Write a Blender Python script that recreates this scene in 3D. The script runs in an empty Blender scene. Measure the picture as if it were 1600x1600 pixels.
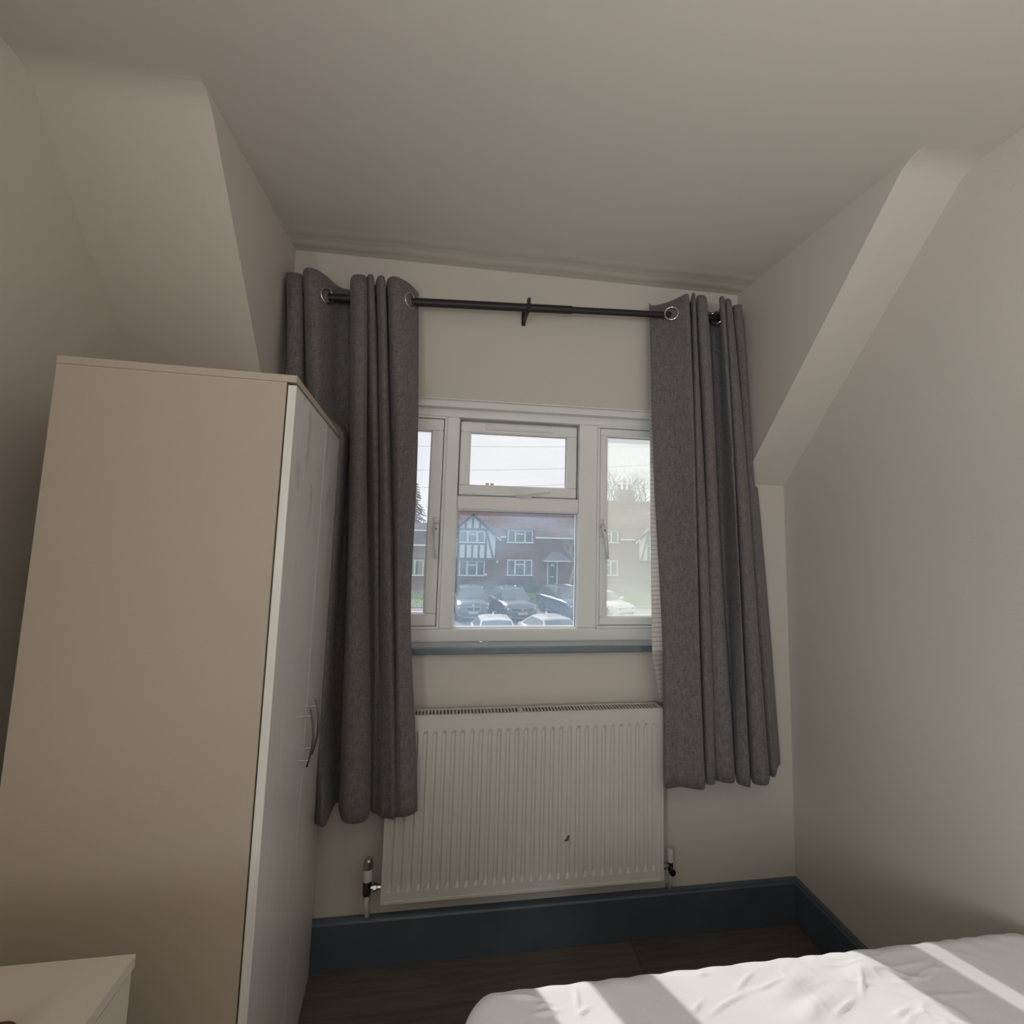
import bpy, math, random
import numpy as np
from mathutils import Vector, Matrix
random.seed(7)
S = bpy.context.scene
C = S.collection
PI = math.pi

# ------------------------------------------------------------------ camera, sky, sun, lights, exposure
cam = bpy.data.objects.new('camera', bpy.data.cameras.new('camera'))
C.objects.link(cam)
cam.data.sensor_width = 36.0
cam.data.sensor_fit = 'HORIZONTAL'
cam.data.lens = 800.3 / 1600 * 36.0
cam.data.shift_x = (800 - 831.5) / 1600
cam.data.shift_y = (737.1 - 800) / 1600
cam.data.clip_start = 0.02
cam.data.clip_end = 500
_r = Vector((0.98702611, -0.15870816, 0.02431408))
_u = Vector((-0.04176256, -0.10754976, 0.99332217))
_f = Vector((0.15503337, 0.98145034, 0.11278248))
m = Matrix((( _r.x, _u.x, -_f.x, 0.0), (_r.y, _u.y, -_f.y, -2.026), (_r.z, _u.z, -_f.z, 1.516), (0, 0, 0, 1)))
cam.matrix_world = m
S.camera = cam

world = bpy.data.worlds.new('sky'); S.world = world
world.use_nodes = True
wn = world.node_tree.nodes; wl = world.node_tree.links
bg = wn['Background']
tc = wn.new('ShaderNodeTexCoord'); nz = wn.new('ShaderNodeTexNoise'); rp = wn.new('ShaderNodeValToRGB')
nz.inputs['Scale'].default_value = 3.0; nz.inputs['Detail'].default_value = 5
rp.color_ramp.elements[0].position = 0.38; rp.color_ramp.elements[0].color = (0.80, 0.83, 0.87, 1)
rp.color_ramp.elements[1].position = 0.60; rp.color_ramp.elements[1].color = (0.90, 0.90, 0.90, 1)
wl.new(tc.outputs['Generated'], nz.inputs['Vector']); wl.new(nz.outputs['Fac'], rp.inputs['Fac'])
wl.new(rp.outputs['Color'], bg.inputs['Color'])
bg.inputs['Strength'].default_value = 1.04

sun = bpy.data.objects.new('sun', bpy.data.lights.new('sun', 'SUN')); C.objects.link(sun)
sun.data.energy = 3.6; sun.data.angle = math.radians(0.6); sun.data.color = (1.0, 0.97, 0.93)
sun.rotation_euler = Vector((0.42, -1.0, -0.70)).to_track_quat('-Z', 'Y').to_euler()
sun.location = (-5, 14, 12)

# added unseen fill light behind the camera, to brighten the room
up_fill = bpy.data.objects.new('uplighter_lamp', bpy.data.lights.new('uplighter_lamp', 'AREA')); C.objects.link(up_fill)
up_fill.data.shape = 'DISK'; up_fill.data.size = 0.5; up_fill.data.energy = 19.5; up_fill.data.color = (1.0, 0.965, 0.93)
up_fill.location = (0.45, -2.80, 1.62); up_fill.rotation_euler = (PI, 0, 0)     # shines up at the ceiling

# added unseen fill light at the left wall, behind the camera
side_fill = bpy.data.objects.new('side_window_daylight', bpy.data.lights.new('side_window_daylight', 'AREA')); C.objects.link(side_fill)
side_fill.data.shape = 'RECTANGLE'; side_fill.data.size = 0.86; side_fill.data.size_y = 0.96; side_fill.data.energy = 37.0; side_fill.data.color = (0.88, 0.95, 1.0)
side_fill.location = (-1.07, -3.35, 1.45); side_fill.rotation_euler = (0, -PI/2, 0)

S.view_settings.view_transform = 'Standard'
S.view_settings.look = 'None'
S.view_settings.gamma = 1.0
S.view_settings.use_curve_mapping = False
S.view_settings.exposure = 0.0

# ------------------------------------------------------------------ helpers
def tag(o, label=None, cat=None, group=None, kind=None):
    if label: o['label'] = label
    if cat: o['category'] = cat
    if group: o['group'] = group
    if kind: o['kind'] = kind
    return o

def empty(name, loc=(0, 0, 0), rz=0.0):
    o = bpy.data.objects.new(name, None); C.objects.link(o)
    o.location = loc; o.rotation_euler = (0, 0, rz); o.empty_display_size = 0.1
    return o

class MB:
    def __init__(s): s.v = []; s.f = []
    def add(s, vs, fs):
        n = len(s.v); s.v += [tuple(p) for p in vs]; s.f += [tuple(i + n for i in f) for f in fs]; return s
    def box(s, x0, x1, y0, y1, z0, z1):
        if x0 > x1: x0, x1 = x1, x0
        if y0 > y1: y0, y1 = y1, y0
        if z0 > z1: z0, z1 = z1, z0
        vs = [(x0,y0,z0),(x1,y0,z0),(x1,y1,z0),(x0,y1,z0),(x0,y0,z1),(x1,y0,z1),(x1,y1,z1),(x0,y1,z1)]
        return s.add(vs, [(0,3,2,1),(4,5,6,7),(0,1,5,4),(1,2,6,5),(2,3,7,6),(3,0,4,7)])
    def tube(s, pts, r, n=8, caps=True):
        pts = [Vector(p) for p in pts]; rs = r if isinstance(r, (list, tuple)) else [r] * len(pts)
        rings = []; prev = None
        for i, p in enumerate(pts):
            t = (pts[min(i+1, len(pts)-1)] - pts[max(i-1, 0)]).normalized()
            if prev is None:
                a = Vector((0, 0, 1)) if abs(t.z) < 0.9 else Vector((1, 0, 0))
                u = t.cross(a).normalized()
            else:
                u = (prev - t * prev.dot(t)).normalized()
            prev = u; w = t.cross(u)
            rings.append([p + (u * math.cos(2*PI*k/n) + w * math.sin(2*PI*k/n)) * rs[i] for k in range(n)])
        vs = [q for g in rings for q in g]; fs = []
        for i in range(len(pts)-1):
            for k in range(n):
                a = i*n+k; b = i*n+(k+1) % n
                fs.append((a, b, b+n, a+n))
        if caps:
            fs.append(tuple(range(n))[::-1]); fs.append(tuple((len(pts)-1)*n + k for k in range(n)))
        return s.add(vs, fs)
    def prism(s, poly, a0, a1, axis='y'):
        # poly in the plane perpendicular to axis
        n = len(poly)
        def P(p, a):
            return {'y': (p[0], a, p[1]), 'x': (a, p[0], p[1]), 'z': (p[0], p[1], a)}[axis]
        vs = [P(p, a0) for p in poly] + [P(p, a1) for p in poly]
        fs = [tuple(range(n)), tuple(range(2*n-1, n-1, -1))]
        for i in range(n):
            j = (i+1) % n; fs.append((i, i+n, j+n, j))
        return s.add(vs, fs)
    def lathe(s, prof, c=(0, 0, 0), n=16, axis='z'):
        vs = []; m_ = len(prof)
        for k in range(n):
            a = 2*PI*k/n
            for r, h in prof:
                q = (r*math.cos(a), r*math.sin(a), h)
                if axis == 'x': q = (q[2], q[0], q[1])
                if axis == 'y': q = (q[0], q[2], q[1])
                vs.append((c[0]+q[0], c[1]+q[1], c[2]+q[2]))
        fs = []
        for k in range(n):
            for i in range(m_-1):
                a = k*m_+i; b = ((k+1) % n)*m_+i
                fs.append((a, b, b+1, a+1))
        fs.append(tuple(k*m_ for k in range(n))); fs.append(tuple(k*m_+m_-1 for k in range(n))[::-1])
        return s.add(vs, fs)
    def ring(s, c, nrm, R, r, n=24, k=8):
        nrm = Vector(nrm).normalized(); a = Vector((0, 0, 1)); u = nrm.cross(a).normalized(); w = nrm.cross(u)
        vs = []; fs = []
        for i in range(n):
            t = 2*PI*i/n; d = u*math.cos(t)+w*math.sin(t)
            for j in range(k):
                q = 2*PI*j/k
                vs.append(Vector(c) + d*(R + r*math.cos(q)) + nrm*(r*math.sin(q)))
        for i in range(n):
            for j in range(k):
                fs.append((i*k+j, ((i+1) % n)*k+j, ((i+1) % n)*k+(j+1) % k, i*k+(j+1) % k))
        return s.add(vs, fs)
    def build(s, name, mat, parent=None, bevel=0.0, smooth=False, loc=None, segs=2):
        me = bpy.data.meshes.new(name); me.from_pydata(s.v, [], s.f); me.validate()
        import bmesh
        bm = bmesh.new(); bm.from_mesh(me); bmesh.ops.recalc_face_normals(bm, faces=bm.faces); bm.to_mesh(me); bm.free()
        me.materials.append(mat)
        o = bpy.data.objects.new(name, me); C.objects.link(o)
        if parent: o.parent = parent
        if loc: o.location = loc
        if smooth:
            me.polygons.foreach_set('use_smooth', [True]*len(me.polygons))
            if smooth != 'all':
                try: me.set_sharp_from_angle(angle=math.radians(38))
                except Exception: pass
        if bevel > 0:
            b = o.modifiers.new('bevel', 'BEVEL'); b.width = bevel; b.segments = segs; b.limit_method = 'ANGLE'; b.angle_limit = math.radians(40)
        return o

MATS = {}
def mat(name, col, rough=0.6, metal=0.0, noise=0.0, nscale=8.0, bump=0.0, bscale=60.0, spec=0.5, stretch=None, coat=0.0, sheen=0.0):
    m = bpy.data.materials.new(name); m.use_nodes = True; MATS[name] = m
    nt = m.node_tree; b = nt.nodes['Principled BSDF']
    b.inputs['Base Color'].default_value = (*col, 1); b.inputs['Roughness'].default_value = rough
    b.inputs['Metallic'].default_value = metal; b.inputs['Specular IOR Level'].default_value = spec
    if coat: b.inputs['Coat Weight'].default_value = coat; b.inputs['Coat Roughness'].default_value = 0.08
    if sheen: b.inputs['Sheen Weight'].default_value = sheen
    tcn = nt.nodes.new('ShaderNodeTexCoord'); mp = nt.nodes.new('ShaderNodeMapping')
    nt.links.new(tcn.outputs['Object'], mp.inputs['Vector'])
    if stretch: mp.inputs['Scale'].default_value = stretch
    if noise > 0:
        n = nt.nodes.new('ShaderNodeTexNoise'); n.inputs['Scale'].default_value = nscale; n.inputs['Detail'].default_value = 6
        nt.links.new(mp.outputs['Vector'], n.inputs['Vector'])
        r = nt.nodes.new('ShaderNodeValToRGB')
        r.color_ramp.elements[0].position = 0.3; r.color_ramp.elements[1].position = 0.7
        r.color_ramp.elements[0].color = (*[c*(1-noise) for c in col], 1); r.color_ramp.elements[1].color = (*[min(1, c*(1+noise)) for c in col], 1)
        nt.links.new(n.outputs['Fac'], r.inputs['Fac']); nt.links.new(r.outputs['Color'], b.inputs['Base Color'])
    if bump > 0:
        n2 = nt.nodes.new('ShaderNodeTexNoise'); n2.inputs['Scale'].default_value = bscale; n2.inputs['Detail'].default_value = 4
        nt.links.new(mp.outputs['Vector'], n2.inputs['Vector'])
        bp = nt.nodes.new('ShaderNodeBump'); bp.inputs['Strength'].default_value = bump; bp.inputs['Distance'].default_value = 0.01
        nt.links.new(n2.outputs['Fac'], bp.inputs['Height']); nt.links.new(bp.outputs['Normal'], b.inputs['Normal'])
    return m

def paint_mat(name, col, scuff=0.25):
    """Matt emulsion with a fine roller texture and a few small grey scuffs."""
    m = mat(name, col, rough=0.75, noise=0.02, nscale=1.5, bump=0.05, bscale=140, spec=0.3)
    nt = m.node_tree; b = nt.nodes['Principled BSDF']
    src = b.inputs['Base Color'].links[0].from_socket
    t = nt.nodes.new('ShaderNodeTexCoord')
    n = nt.nodes.new('ShaderNodeTexNoise'); n.inputs['Scale'].default_value = 9; n.inputs['Detail'].default_value = 8; n.inputs['Roughness'].default_value = 0.65
    nt.links.new(t.outputs['Object'], n.inputs['Vector'])
    r = nt.nodes.new('ShaderNodeValToRGB'); r.color_ramp.elements[0].position = 0.70; r.color_ramp.elements[0].color = (0, 0, 0, 1)
    r.color_ramp.elements[1].position = 0.80; r.color_ramp.elements[1].color = (scuff, scuff, scuff, 1)
    nt.links.new(n.outputs['Fac'], r.inputs['Fac'])
    mx = nt.nodes.new('ShaderNodeMix'); mx.data_type = 'RGBA'
    nt.links.new(r.outputs['Color'], mx.inputs[0]); nt.links.new(src, mx.inputs[6])
    mx.inputs[7].default_value = (0.30, 0.28, 0.26, 1)
    nt.links.new(mx.outputs[2], b.inputs['Base Color'])
    return m

def brick_mat(name, c1, c2, mortar, scale, bw=0.5, rh=0.25, bump=0.3, rough=0.85, axis='xz'):
    m = bpy.data.materials.new(name); m.use_nodes = True; nt = m.node_tree; b = nt.nodes['Principled BSDF']
    t = nt.nodes.new('ShaderNodeTexCoord'); sx = nt.nodes.new('ShaderNodeSeparateXYZ'); cx = nt.nodes.new('ShaderNodeCombineXYZ')
    nt.links.new(t.outputs['Object'], sx.inputs[0]); nt.links.new(sx.outputs['X'], cx.inputs['X']); nt.links.new(sx.outputs['Z'], cx.inputs['Y'])
    br = nt.nodes.new('ShaderNodeTexBrick'); br.inputs['Scale'].default_value = scale
    br.inputs['Color1'].default_value = (*c1, 1); br.inputs['Color2'].default_value = (*c2, 1); br.inputs['Mortar'].default_value = (*mortar, 1)
    br.inputs['Brick Width'].default_value = bw; br.inputs['Row Height'].default_value = rh; br.inputs['Mortar Size'].default_value = 0.012
    nt.links.new(cx.outputs[0], br.inputs['Vector'])
    n = nt.nodes.new('ShaderNodeTexNoise'); n.inputs['Scale'].default_value = 1.1; n.inputs['Detail'].default_value = 6
    nt.links.new(t.outputs['Object'], n.inputs['Vector'])
    mx = nt.nodes.new('ShaderNodeMix'); mx.data_type = 'RGBA'; mx.blend_type = 'MULTIPLY'; mx.inputs[0].default_value = 0.5
    nt.links.new(br.outputs['Color'], mx.inputs[6]); nt.links.new(n.outputs['Color'], mx.inputs[7])
    nt.links.new(mx.outputs[2], b.inputs['Base Color'])
    bp = nt.nodes.new('ShaderNodeBump'); bp.inputs['Strength'].default_value = bump; bp.inputs['Distance'].default_value = 0.02
    nt.links.new(br.outputs['Fac'], bp.inputs['Height']); bp.invert = True; nt.links.new(bp.outputs['Normal'], b.inputs['Normal'])
    b.inputs['Roughness'].default_value = rough
    return m

# ------------------------------------------------------------------ materials
WALL = paint_mat('wall_paint', (0.65, 0.60, 0.54))
CEIL = mat('ceiling_paint', (0.645, 0.60, 0.54), rough=0.8, noise=0.015, nscale=1.2, bump=0.03, bscale=90, spec=0.25)
REVEAL = mat('reveal_paint', (0.80, 0.79, 0.76), rough=0.5)
NAVY = mat('navy_gloss_paint', (0.080, 0.104, 0.130), rough=0.35, noise=0.15, nscale=6)
NAVY_SILL = mat('navy_sill_paint', (0.11, 0.155, 0.19), rough=0.18, noise=0.1, nscale=5, coat=1.0)
UPVC = mat('white_upvc', (0.86, 0.86, 0.845), rough=0.32, noise=0.015, nscale=4)
GASKET_GREY = mat('grey_gasket', (0.06, 0.06, 0.065), rough=0.6)  # own dark grey of the gaskets and key locks
HANDLE_W = mat('window_handle_white', (0.74, 0.74, 0.73), rough=0.3)
BLACK = mat('black_powder_coat', (0.012, 0.012, 0.013), rough=0.45)
CHROME = mat('chrome', (0.62, 0.61, 0.60), rough=0.12, metal=1.0)
DCHROME = mat('brushed_dark_chrome', (0.16, 0.155, 0.15), rough=0.25, metal=1.0)
RADW = mat('radiator_enamel', (0.66, 0.62, 0.575), rough=0.38, noise=0.02, nscale=3)
RADDARK = mat('radiator_inside', (0.10, 0.09, 0.085), rough=0.8)
PLASTW = mat('white_plastic', (0.68, 0.65, 0.60), rough=0.45)
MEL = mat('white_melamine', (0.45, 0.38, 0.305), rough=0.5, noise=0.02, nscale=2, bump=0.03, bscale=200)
SHEET = mat('white_sheet', (0.87, 0.875, 0.88), rough=0.9, bump=0.10, bscale=400, spec=0.15, sheen=0.1)
BEDBASE = mat('grey_divan_fabric', (0.16, 0.155, 0.15), rough=0.95, noise=0.1, nscale=120)
BROWN = mat('brown_leather', (0.07, 0.03, 0.02), rough=0.5, noise=0.2, nscale=40)

# door fronts: pale melamine with faint vertical grain and smudges
def grain_mat():
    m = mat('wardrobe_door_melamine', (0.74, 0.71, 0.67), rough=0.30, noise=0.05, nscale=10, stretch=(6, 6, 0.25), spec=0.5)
    nt = m.node_tree; b = nt.nodes['Principled BSDF']; src = b.inputs['Base Color'].links[0].from_socket
    t = nt.nodes.new('ShaderNodeTexCoord'); mp = nt.nodes.new('ShaderNodeMapping'); mp.inputs['Scale'].default_value = (14, 14, 7)
    n = nt.nodes.new('ShaderNodeTexNoise'); n.inputs['Scale'].default_value = 1.0; n.inputs['Detail'].default_value = 5
    nt.links.new(t.outputs['Object'], mp.inputs[0]); nt.links.new(mp.outputs[0], n.inputs['Vector'])
    r = nt.nodes.new('ShaderNodeValToRGB'); r.color_ramp.elements[0].position = 0.56; r.color_ramp.elements[0].color = (0, 0, 0, 1)
    r.color_ramp.elements[1].position = 0.66; r.color_ramp.elements[1].color = (0.5, 0.5, 0.5, 1)
    nt.links.new(n.outputs['Fac'], r.inputs['Fac'])
    sx = nt.nodes.new('ShaderNodeSeparateXYZ'); nt.links.new(t.outputs['Object'], sx.inputs[0])
    mr = nt.nodes.new('ShaderNodeMapRange'); mr.inputs[1].default_value = 1.45; mr.inputs[2].default_value = 1.6
    nt.links.new(sx.outputs['Z'], mr.inputs[0])
    mu = nt.nodes.new('ShaderNodeMath'); mu.operation = 'MULTIPLY'
    nt.links.new(r.outputs['Color'], mu.inputs[0]); nt.links.new(mr.outputs[0], mu.inputs[1])
    mx = nt.nodes.new('ShaderNodeMix'); mx.data_type = 'RGBA'; nt.links.new(mu.outputs[0], mx.inputs[0])
    nt.links.new(src, mx.inputs[6]); mx.inputs[7].default_value = (0.36, 0.35, 0.34, 1)
    nt.links.new(mx.outputs[2], b.inputs['Base Color'])
    return m
DOOR = grain_mat()

# curtain: woven charcoal
def weave_mat(name, col, scale=260, c2=0.55):
    m = bpy.data.materials.new(name); m.use_nodes = True; nt = m.node_tree; b = nt.nodes['Principled BSDF']
    t = nt.nodes.new('ShaderNodeTexCoord')
    ns = []
    for sc in ((1.0, 1.0, 0.12), (0.25, 0.25, 1.2)):
        mp = nt.nodes.new('ShaderNodeMapping'); mp.inputs['Scale'].default_value = sc
        n = nt.nodes.new('ShaderNodeTexNoise'); n.inputs['Scale'].default_value = scale; n.inputs['Detail'].default_value = 2
        nt.links.new(t.outputs['Object'], mp.inputs[0]); nt.links.new(mp.outputs[0], n.inputs['Vector']); ns.append(n)
    ad = nt.nodes.new('ShaderNodeMath'); ad.operation = 'ADD'
    nt.links.new(ns[0].outputs['Fac'], ad.inputs[0]); nt.links.new(ns[1].outputs['Fac'], ad.inputs[1])
    r = nt.nodes.new('ShaderNodeValToRGB'); r.color_ramp.elements[0].position = 0.38; r.color_ramp.elements[1].position = 0.62
    ml = nt.nodes.new('ShaderNodeMath'); ml.operation = 'MULTIPLY'; ml.inputs[1].default_value = 0.5
    nt.links.new(ad.outputs[0], ml.inputs[0]); nt.links.new(ml.outputs[0], r.inputs['Fac'])
    r.color_ramp.elements[0].color = (*[c*c2 for c in col], 1); r.color_ramp.elements[1].color = (*[c*(2-c2) for c in col], 1)
    nt.links.new(r.outputs['Color'], b.inputs['Base Color']); b.inputs['Roughness'].default_value = 0.95
    b.inputs['Specular IOR Level'].default_value = 0.2; b.inputs['Sheen Weight'].default_value = 0.15
    bp = nt.nodes.new('ShaderNodeBump'); bp.inputs['Strength'].default_value = 0.25; bp.inputs['Distance'].default_value = 0.002
    nt.links.new(ml.outputs[0], bp.inputs['Height']); nt.links.new(bp.outputs['Normal'], b.inputs['Normal'])
    return m
CURT = weave_mat('charcoal_weave', (0.165, 0.150, 0.148), 300, 0.72)

def lining_mat():
    m = bpy.data.materials.new('ribbed_lining'); m.use_nodes = True; nt = m.node_tree; b = nt.nodes['Principled BSDF']
    t = nt.nodes.new('ShaderNodeTexCoord'); w = nt.nodes.new('ShaderNodeTexWave'); w.wave_type = 'BANDS'; w.bands_direction = 'Z'
    w.inputs['Scale'].default_value = 18; w.inputs['Distortion'].default_value = 0.8; w.inputs['Detail'].default_value = 2
    nt.links.new(t.outputs['Object'], w.inputs['Vector'])
    r = nt.nodes.new('ShaderNodeValToRGB'); r.color_ramp.elements[0].color = (0.50, 0.48, 0.45, 1); r.color_ramp.elements[1].color = (0.74, 0.72, 0.69, 1)
    r.color_ramp.elements[0].position = 0.02; r.color_ramp.elements[1].position = 0.18
    nt.links.new(w.outputs['Fac'], r.inputs['Fac']); nt.links.new(r.outputs['Color'], b.inputs['Base Color'])
    b.inputs['Roughness'].default_value = 0.9
    tl = nt.nodes.new('ShaderNodeBsdfTranslucent'); nt.links.new(r.outputs['Color'], tl.inputs['Color'])
    mx = nt.nodes.new('ShaderNodeMixShader'); mx.inputs[0].default_value = 0.5
    nt.links.new(b.outputs[0], mx.inputs[1]); nt.links.new(tl.outputs[0], mx.inputs[2])
    nt.links.new(mx.outputs[0], nt.nodes['Material Output'].inputs['Surface'])
    return m
LINING = lining_mat()

def glass_mat(name, tint, base, streak, scale=5.0, rot=0.6):
    """Window glass with a tinted veil that paints in haze and reflections: mostly clear, a little mirror, and a smeary film that scatters daylight."""
    m = bpy.data.materials.new(name); m.use_nodes = True; nt = m.node_tree
    nt.nodes.remove(nt.nodes['Principled BSDF'])
    tr = nt.nodes.new('ShaderNodeBsdfTransparent'); gl = nt.nodes.new('ShaderNodeBsdfGlossy'); gl.inputs['Roughness'].default_value = 0.02
    fr = nt.nodes.new('ShaderNodeFresnel'); fr.inputs['IOR'].default_value = 1.35
    m1 = nt.nodes.new('ShaderNodeMixShader'); nt.links.new(fr.outputs[0], m1.inputs[0]); nt.links.new(tr.outputs[0], m1.inputs[1]); nt.links.new(gl.outputs[0], m1.inputs[2])
    di = nt.nodes.new('ShaderNodeBsdfDiffuse'); di.inputs['Color'].default_value = (*tint, 1)
    tl = nt.nodes.new('ShaderNodeBsdfTranslucent'); tl.inputs['Color'].default_value = (*tint, 1)
    m2 = nt.nodes.new('ShaderNodeMixShader'); m2.inputs[0].default_value = 0.75
    nt.links.new(di.outputs[0], m2.inputs[1]); nt.links.new(tl.outputs[0], m2.inputs[2])
    t = nt.nodes.new('ShaderNodeTexCoord'); mp = nt.nodes.new('ShaderNodeMapping'); mp.inputs['Rotation'].default_value = (0, rot, 0); mp.inputs['Scale'].default_value = (1.0, 1.0, 3.0)
    n = nt.nodes.new('ShaderNodeTexNoise'); n.inputs['Scale'].default_value = scale; n.inputs['Detail'].default_value = 5; n.inputs['Distortion'].default_value = 0.6
    nt.links.new(t.outputs['Object'], mp.inputs[0]); nt.links.new(mp.outputs[0], n.inputs['Vector'])
    r = nt.nodes.new('ShaderNodeMapRange'); r.inputs[1].default_value = 0.42; r.inputs[2].default_value = 0.72
    r.inputs[3].default_value = base; r.inputs[4].default_value = base + streak
    nt.links.new(n.outputs['Fac'], r.inputs[0])
    m3 = nt.nodes.new('ShaderNodeMixShader'); nt.links.new(r.outputs[0], m3.inputs[0]); nt.links.new(m1.outputs[0], m3.inputs[1]); nt.links.new(m2.outputs[0], m3.inputs[2])
    nt.links.new(m3.outputs[0], nt.nodes['Material Output'].inputs['Surface'])
    return m
GLASS_C = glass_mat('window_glass_smears_flare', (0.58, 0.76, 0.98), 0.11, 0.12, scale=2.2)  # blue veil paints in the flare, streaks are smears
GLASS_R = glass_mat('window_glass_reflection_veil', (0.86, 0.92, 0.88), 0.235, 0.08, scale=2.0)  # greenish veil paints in the reflection on this pane
GLASS_L = glass_mat('window_glass_clean', (0.75, 0.85, 0.98), 0.08, 0.05)
GLASS_T = glass_mat('vent_glass', (0.9, 0.93, 1.0), 0.04, 0.03)

# ------------------------------------------------------------------ room dimensions (metres)
XL, XR = -1.039, 1.432
XCL, XCR = -0.640, 1.233
ZC, ZK = 2.585, 1.733
YB = -4.40
YSL, YSR = -0.743, -0.872
OX0, OX1, OZ0, OZ1 = -0.54, 1.10, 1.045, 2.03

def slope_profile(ys, n=8, r=0.055):
    """Inside line (y, z) from the flat ceiling through a soft plaster curve down the rafter slope to the window wall."""
    L = math.hypot(ys, ZC - ZK); d = (-ys / L, -(ZC - ZK) / L)      # along the slope, down to y = 0
    p0 = (ys - r, ZC); p2 = (ys + d[0]*r, ZC + d[1]*r); p1 = (ys, ZC)
    pts = []
    for i in range(n + 1):
        t = i / n
        pts.append(((1-t)**2*p0[0] + 2*t*(1-t)*p1[0] + t*t*p2[0], (1-t)**2*p0[1] + 2*t*(1-t)*p1[1] + t*t*p2[1]))
    pts.append((0.0, ZK))
    return pts

# ------------------------------------------------------------------ room shell
floor = MB().box(XL-0.1, XR+0.1, YB-0.1, 0.2, -0.12, -0.012).build('floor', mat('floor_screed', (0.12, 0.11, 0.10), rough=0.9))
tag(floor, kind='structure')
def plank_mat(k):
    c = [(0.135, 0.108, 0.088), (0.150, 0.120, 0.100), (0.120, 0.095, 0.080)][k]
    return mat('grey_brown_laminate_%d' % k if k else 'grey_brown_laminate', c, rough=0.42, noise=0.22, nscale=9, stretch=(0.6, 7, 1))
PM = [plank_mat(k) for k in range(3)]
pw = 0.192
for row in range(14):
    y1 = -row*pw; y0 = y1 - pw + 0.0015
    x = XL - random.choice([0.1, 0.45, 0.8, 1.1])
    while x < XR:
        a = max(x, XL); b = min(x + 1.285, XR)
        if b - a > 0.02:
            MB().box(a, b - 0.0012, y0, y1, -0.012, 0.0).build('plank', random.choice(PM), floor)
        x += 1.285
rest = MB()
rest.box(XL, XR, YB, -14*pw, -0.012, 0.0)
rest.build('plank_strip', PM[0], floor)

ceil = MB()
ceil.box(XCL, XCR, YB, 0.0, ZC, ZC+0.10)
ceil.box(XCL-0.06, XCL, YB, slope_profile(YSL)[0][0], ZC, ZC+0.10); ceil.box(XCR, XCR+0.06, YB, slope_profile(YSR)[0][0], ZC, ZC+0.10)
for (a, b, ys) in ((XL-0.1, XCL-0.06, YSL), (XCR+0.06, XR+0.1, YSR)):
    pr = slope_profile(ys)
    poly = [(YB, ZC)] + pr + [(0.0, ZK+0.16)] + [(y+0.02, z+0.16) for y, z in pr[::-1][1:]] + [(YB, ZC+0.16)]
    ceil.prism(poly, a, b, 'x')
ceil = ceil.build('ceiling', CEIL, smooth=True); tag(ceil, kind='structure')
for nm, xa, xb, ys in (('wall_dormer_left', XCL-0.06, XCL, YSL), ('wall_dormer_right', XCR, XCR+0.06, YSR)):
    pr = slope_profile(ys)
    n = len(pr)
    vs = [(x, y, z) for x in (xa, xb) for (y, z) in pr] + [(x, y, ZC+0.02) for x in (xa, xb) for (y, z) in pr]
    fs = []
    for i in range(n-1):
        fs += [(i, i+1, 2*n+i+1, 2*n+i), (n+i, 3*n+i, 3*n+i+1, n+i+1), (i, n+i, n+i+1, i+1)]
    tag(MB().add(vs, fs).build(nm, WALL), kind='structure')

wb = MB()
wb.box(XL-0.1, OX0, 0, 0.16, 0, ZK); wb.box(OX1, XR+0.1, 0, 0.16, 0, ZK)
wb.box(XCL-0.06, OX0, 0, 0.16, ZK, ZC+0.1); wb.box(OX1, XCR+0.06, 0, 0.16, ZK, ZC+0.1)
wb.box(OX0, OX1, 0, 0.16, 0, OZ0); wb.box(OX0, OX1, 0, 0.16, OZ1, ZC+0.1)
wb.box(XL-0.1, XCL-0.06, 0, 0.16, ZK, ZK+0.3); wb.box(XCR+0.06, XR+0.1, 0, 0.16, ZK, ZK+0.3)
tag(wb.build('wall_back', WALL), kind='structure')
wlf = MB(); wlf.box(XL-0.1, XL, YB, -3.80, 0, ZC+0.1); wlf.box(XL-0.1, XL, -2.90, 0.0, 0, ZC+0.1)
wlf.box(XL-0.1, XL, -3.80, -2.90, 0, 0.95); wlf.box(XL-0.1, XL, -3.80, -2.90, 1.95, ZC+0.1)
tag(wlf.build('wall_left', WALL), kind='structure')
tag(MB().box(XR, XR+0.1, YB, 0.0, 0, ZC+0.1).build('wall_right', WALL), kind='structure')
tag(MB().box(XL-0.1, XR+0.1, YB-0.1, YB, 0, ZC+0.1).build('wall_rear', WALL), kind='structure')

# two soft plaster ridges on the ceiling just before the window wall
rd = MB()
for (yc, w, h) in ((-0.060, 0.045, 0.0035), (-0.150, 0.050, 0.0028)):
    N = 40
    vs = []; fs = []
    for i in range(N+1):
        x = XCL + (XCR-XCL)*i/N; wob = 0.006*math.sin(i*0.5) + 0.004*math.sin(i*1.3)
        for j in range(9):
            a = -1 + 2*j/8
            vs.append((x, yc + wob + a*w, ZC + 0.001 - h*(math.cos(a*PI)*0.5+0.5)))
    for i in range(N):
        for j in range(8):
            k = i*9+j; fs.append((k, k+1, k+10, k+9))
    rd.add(vs, fs)
tag(rd.build('trim_1', CEIL, smooth='all'), kind='structure')

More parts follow.
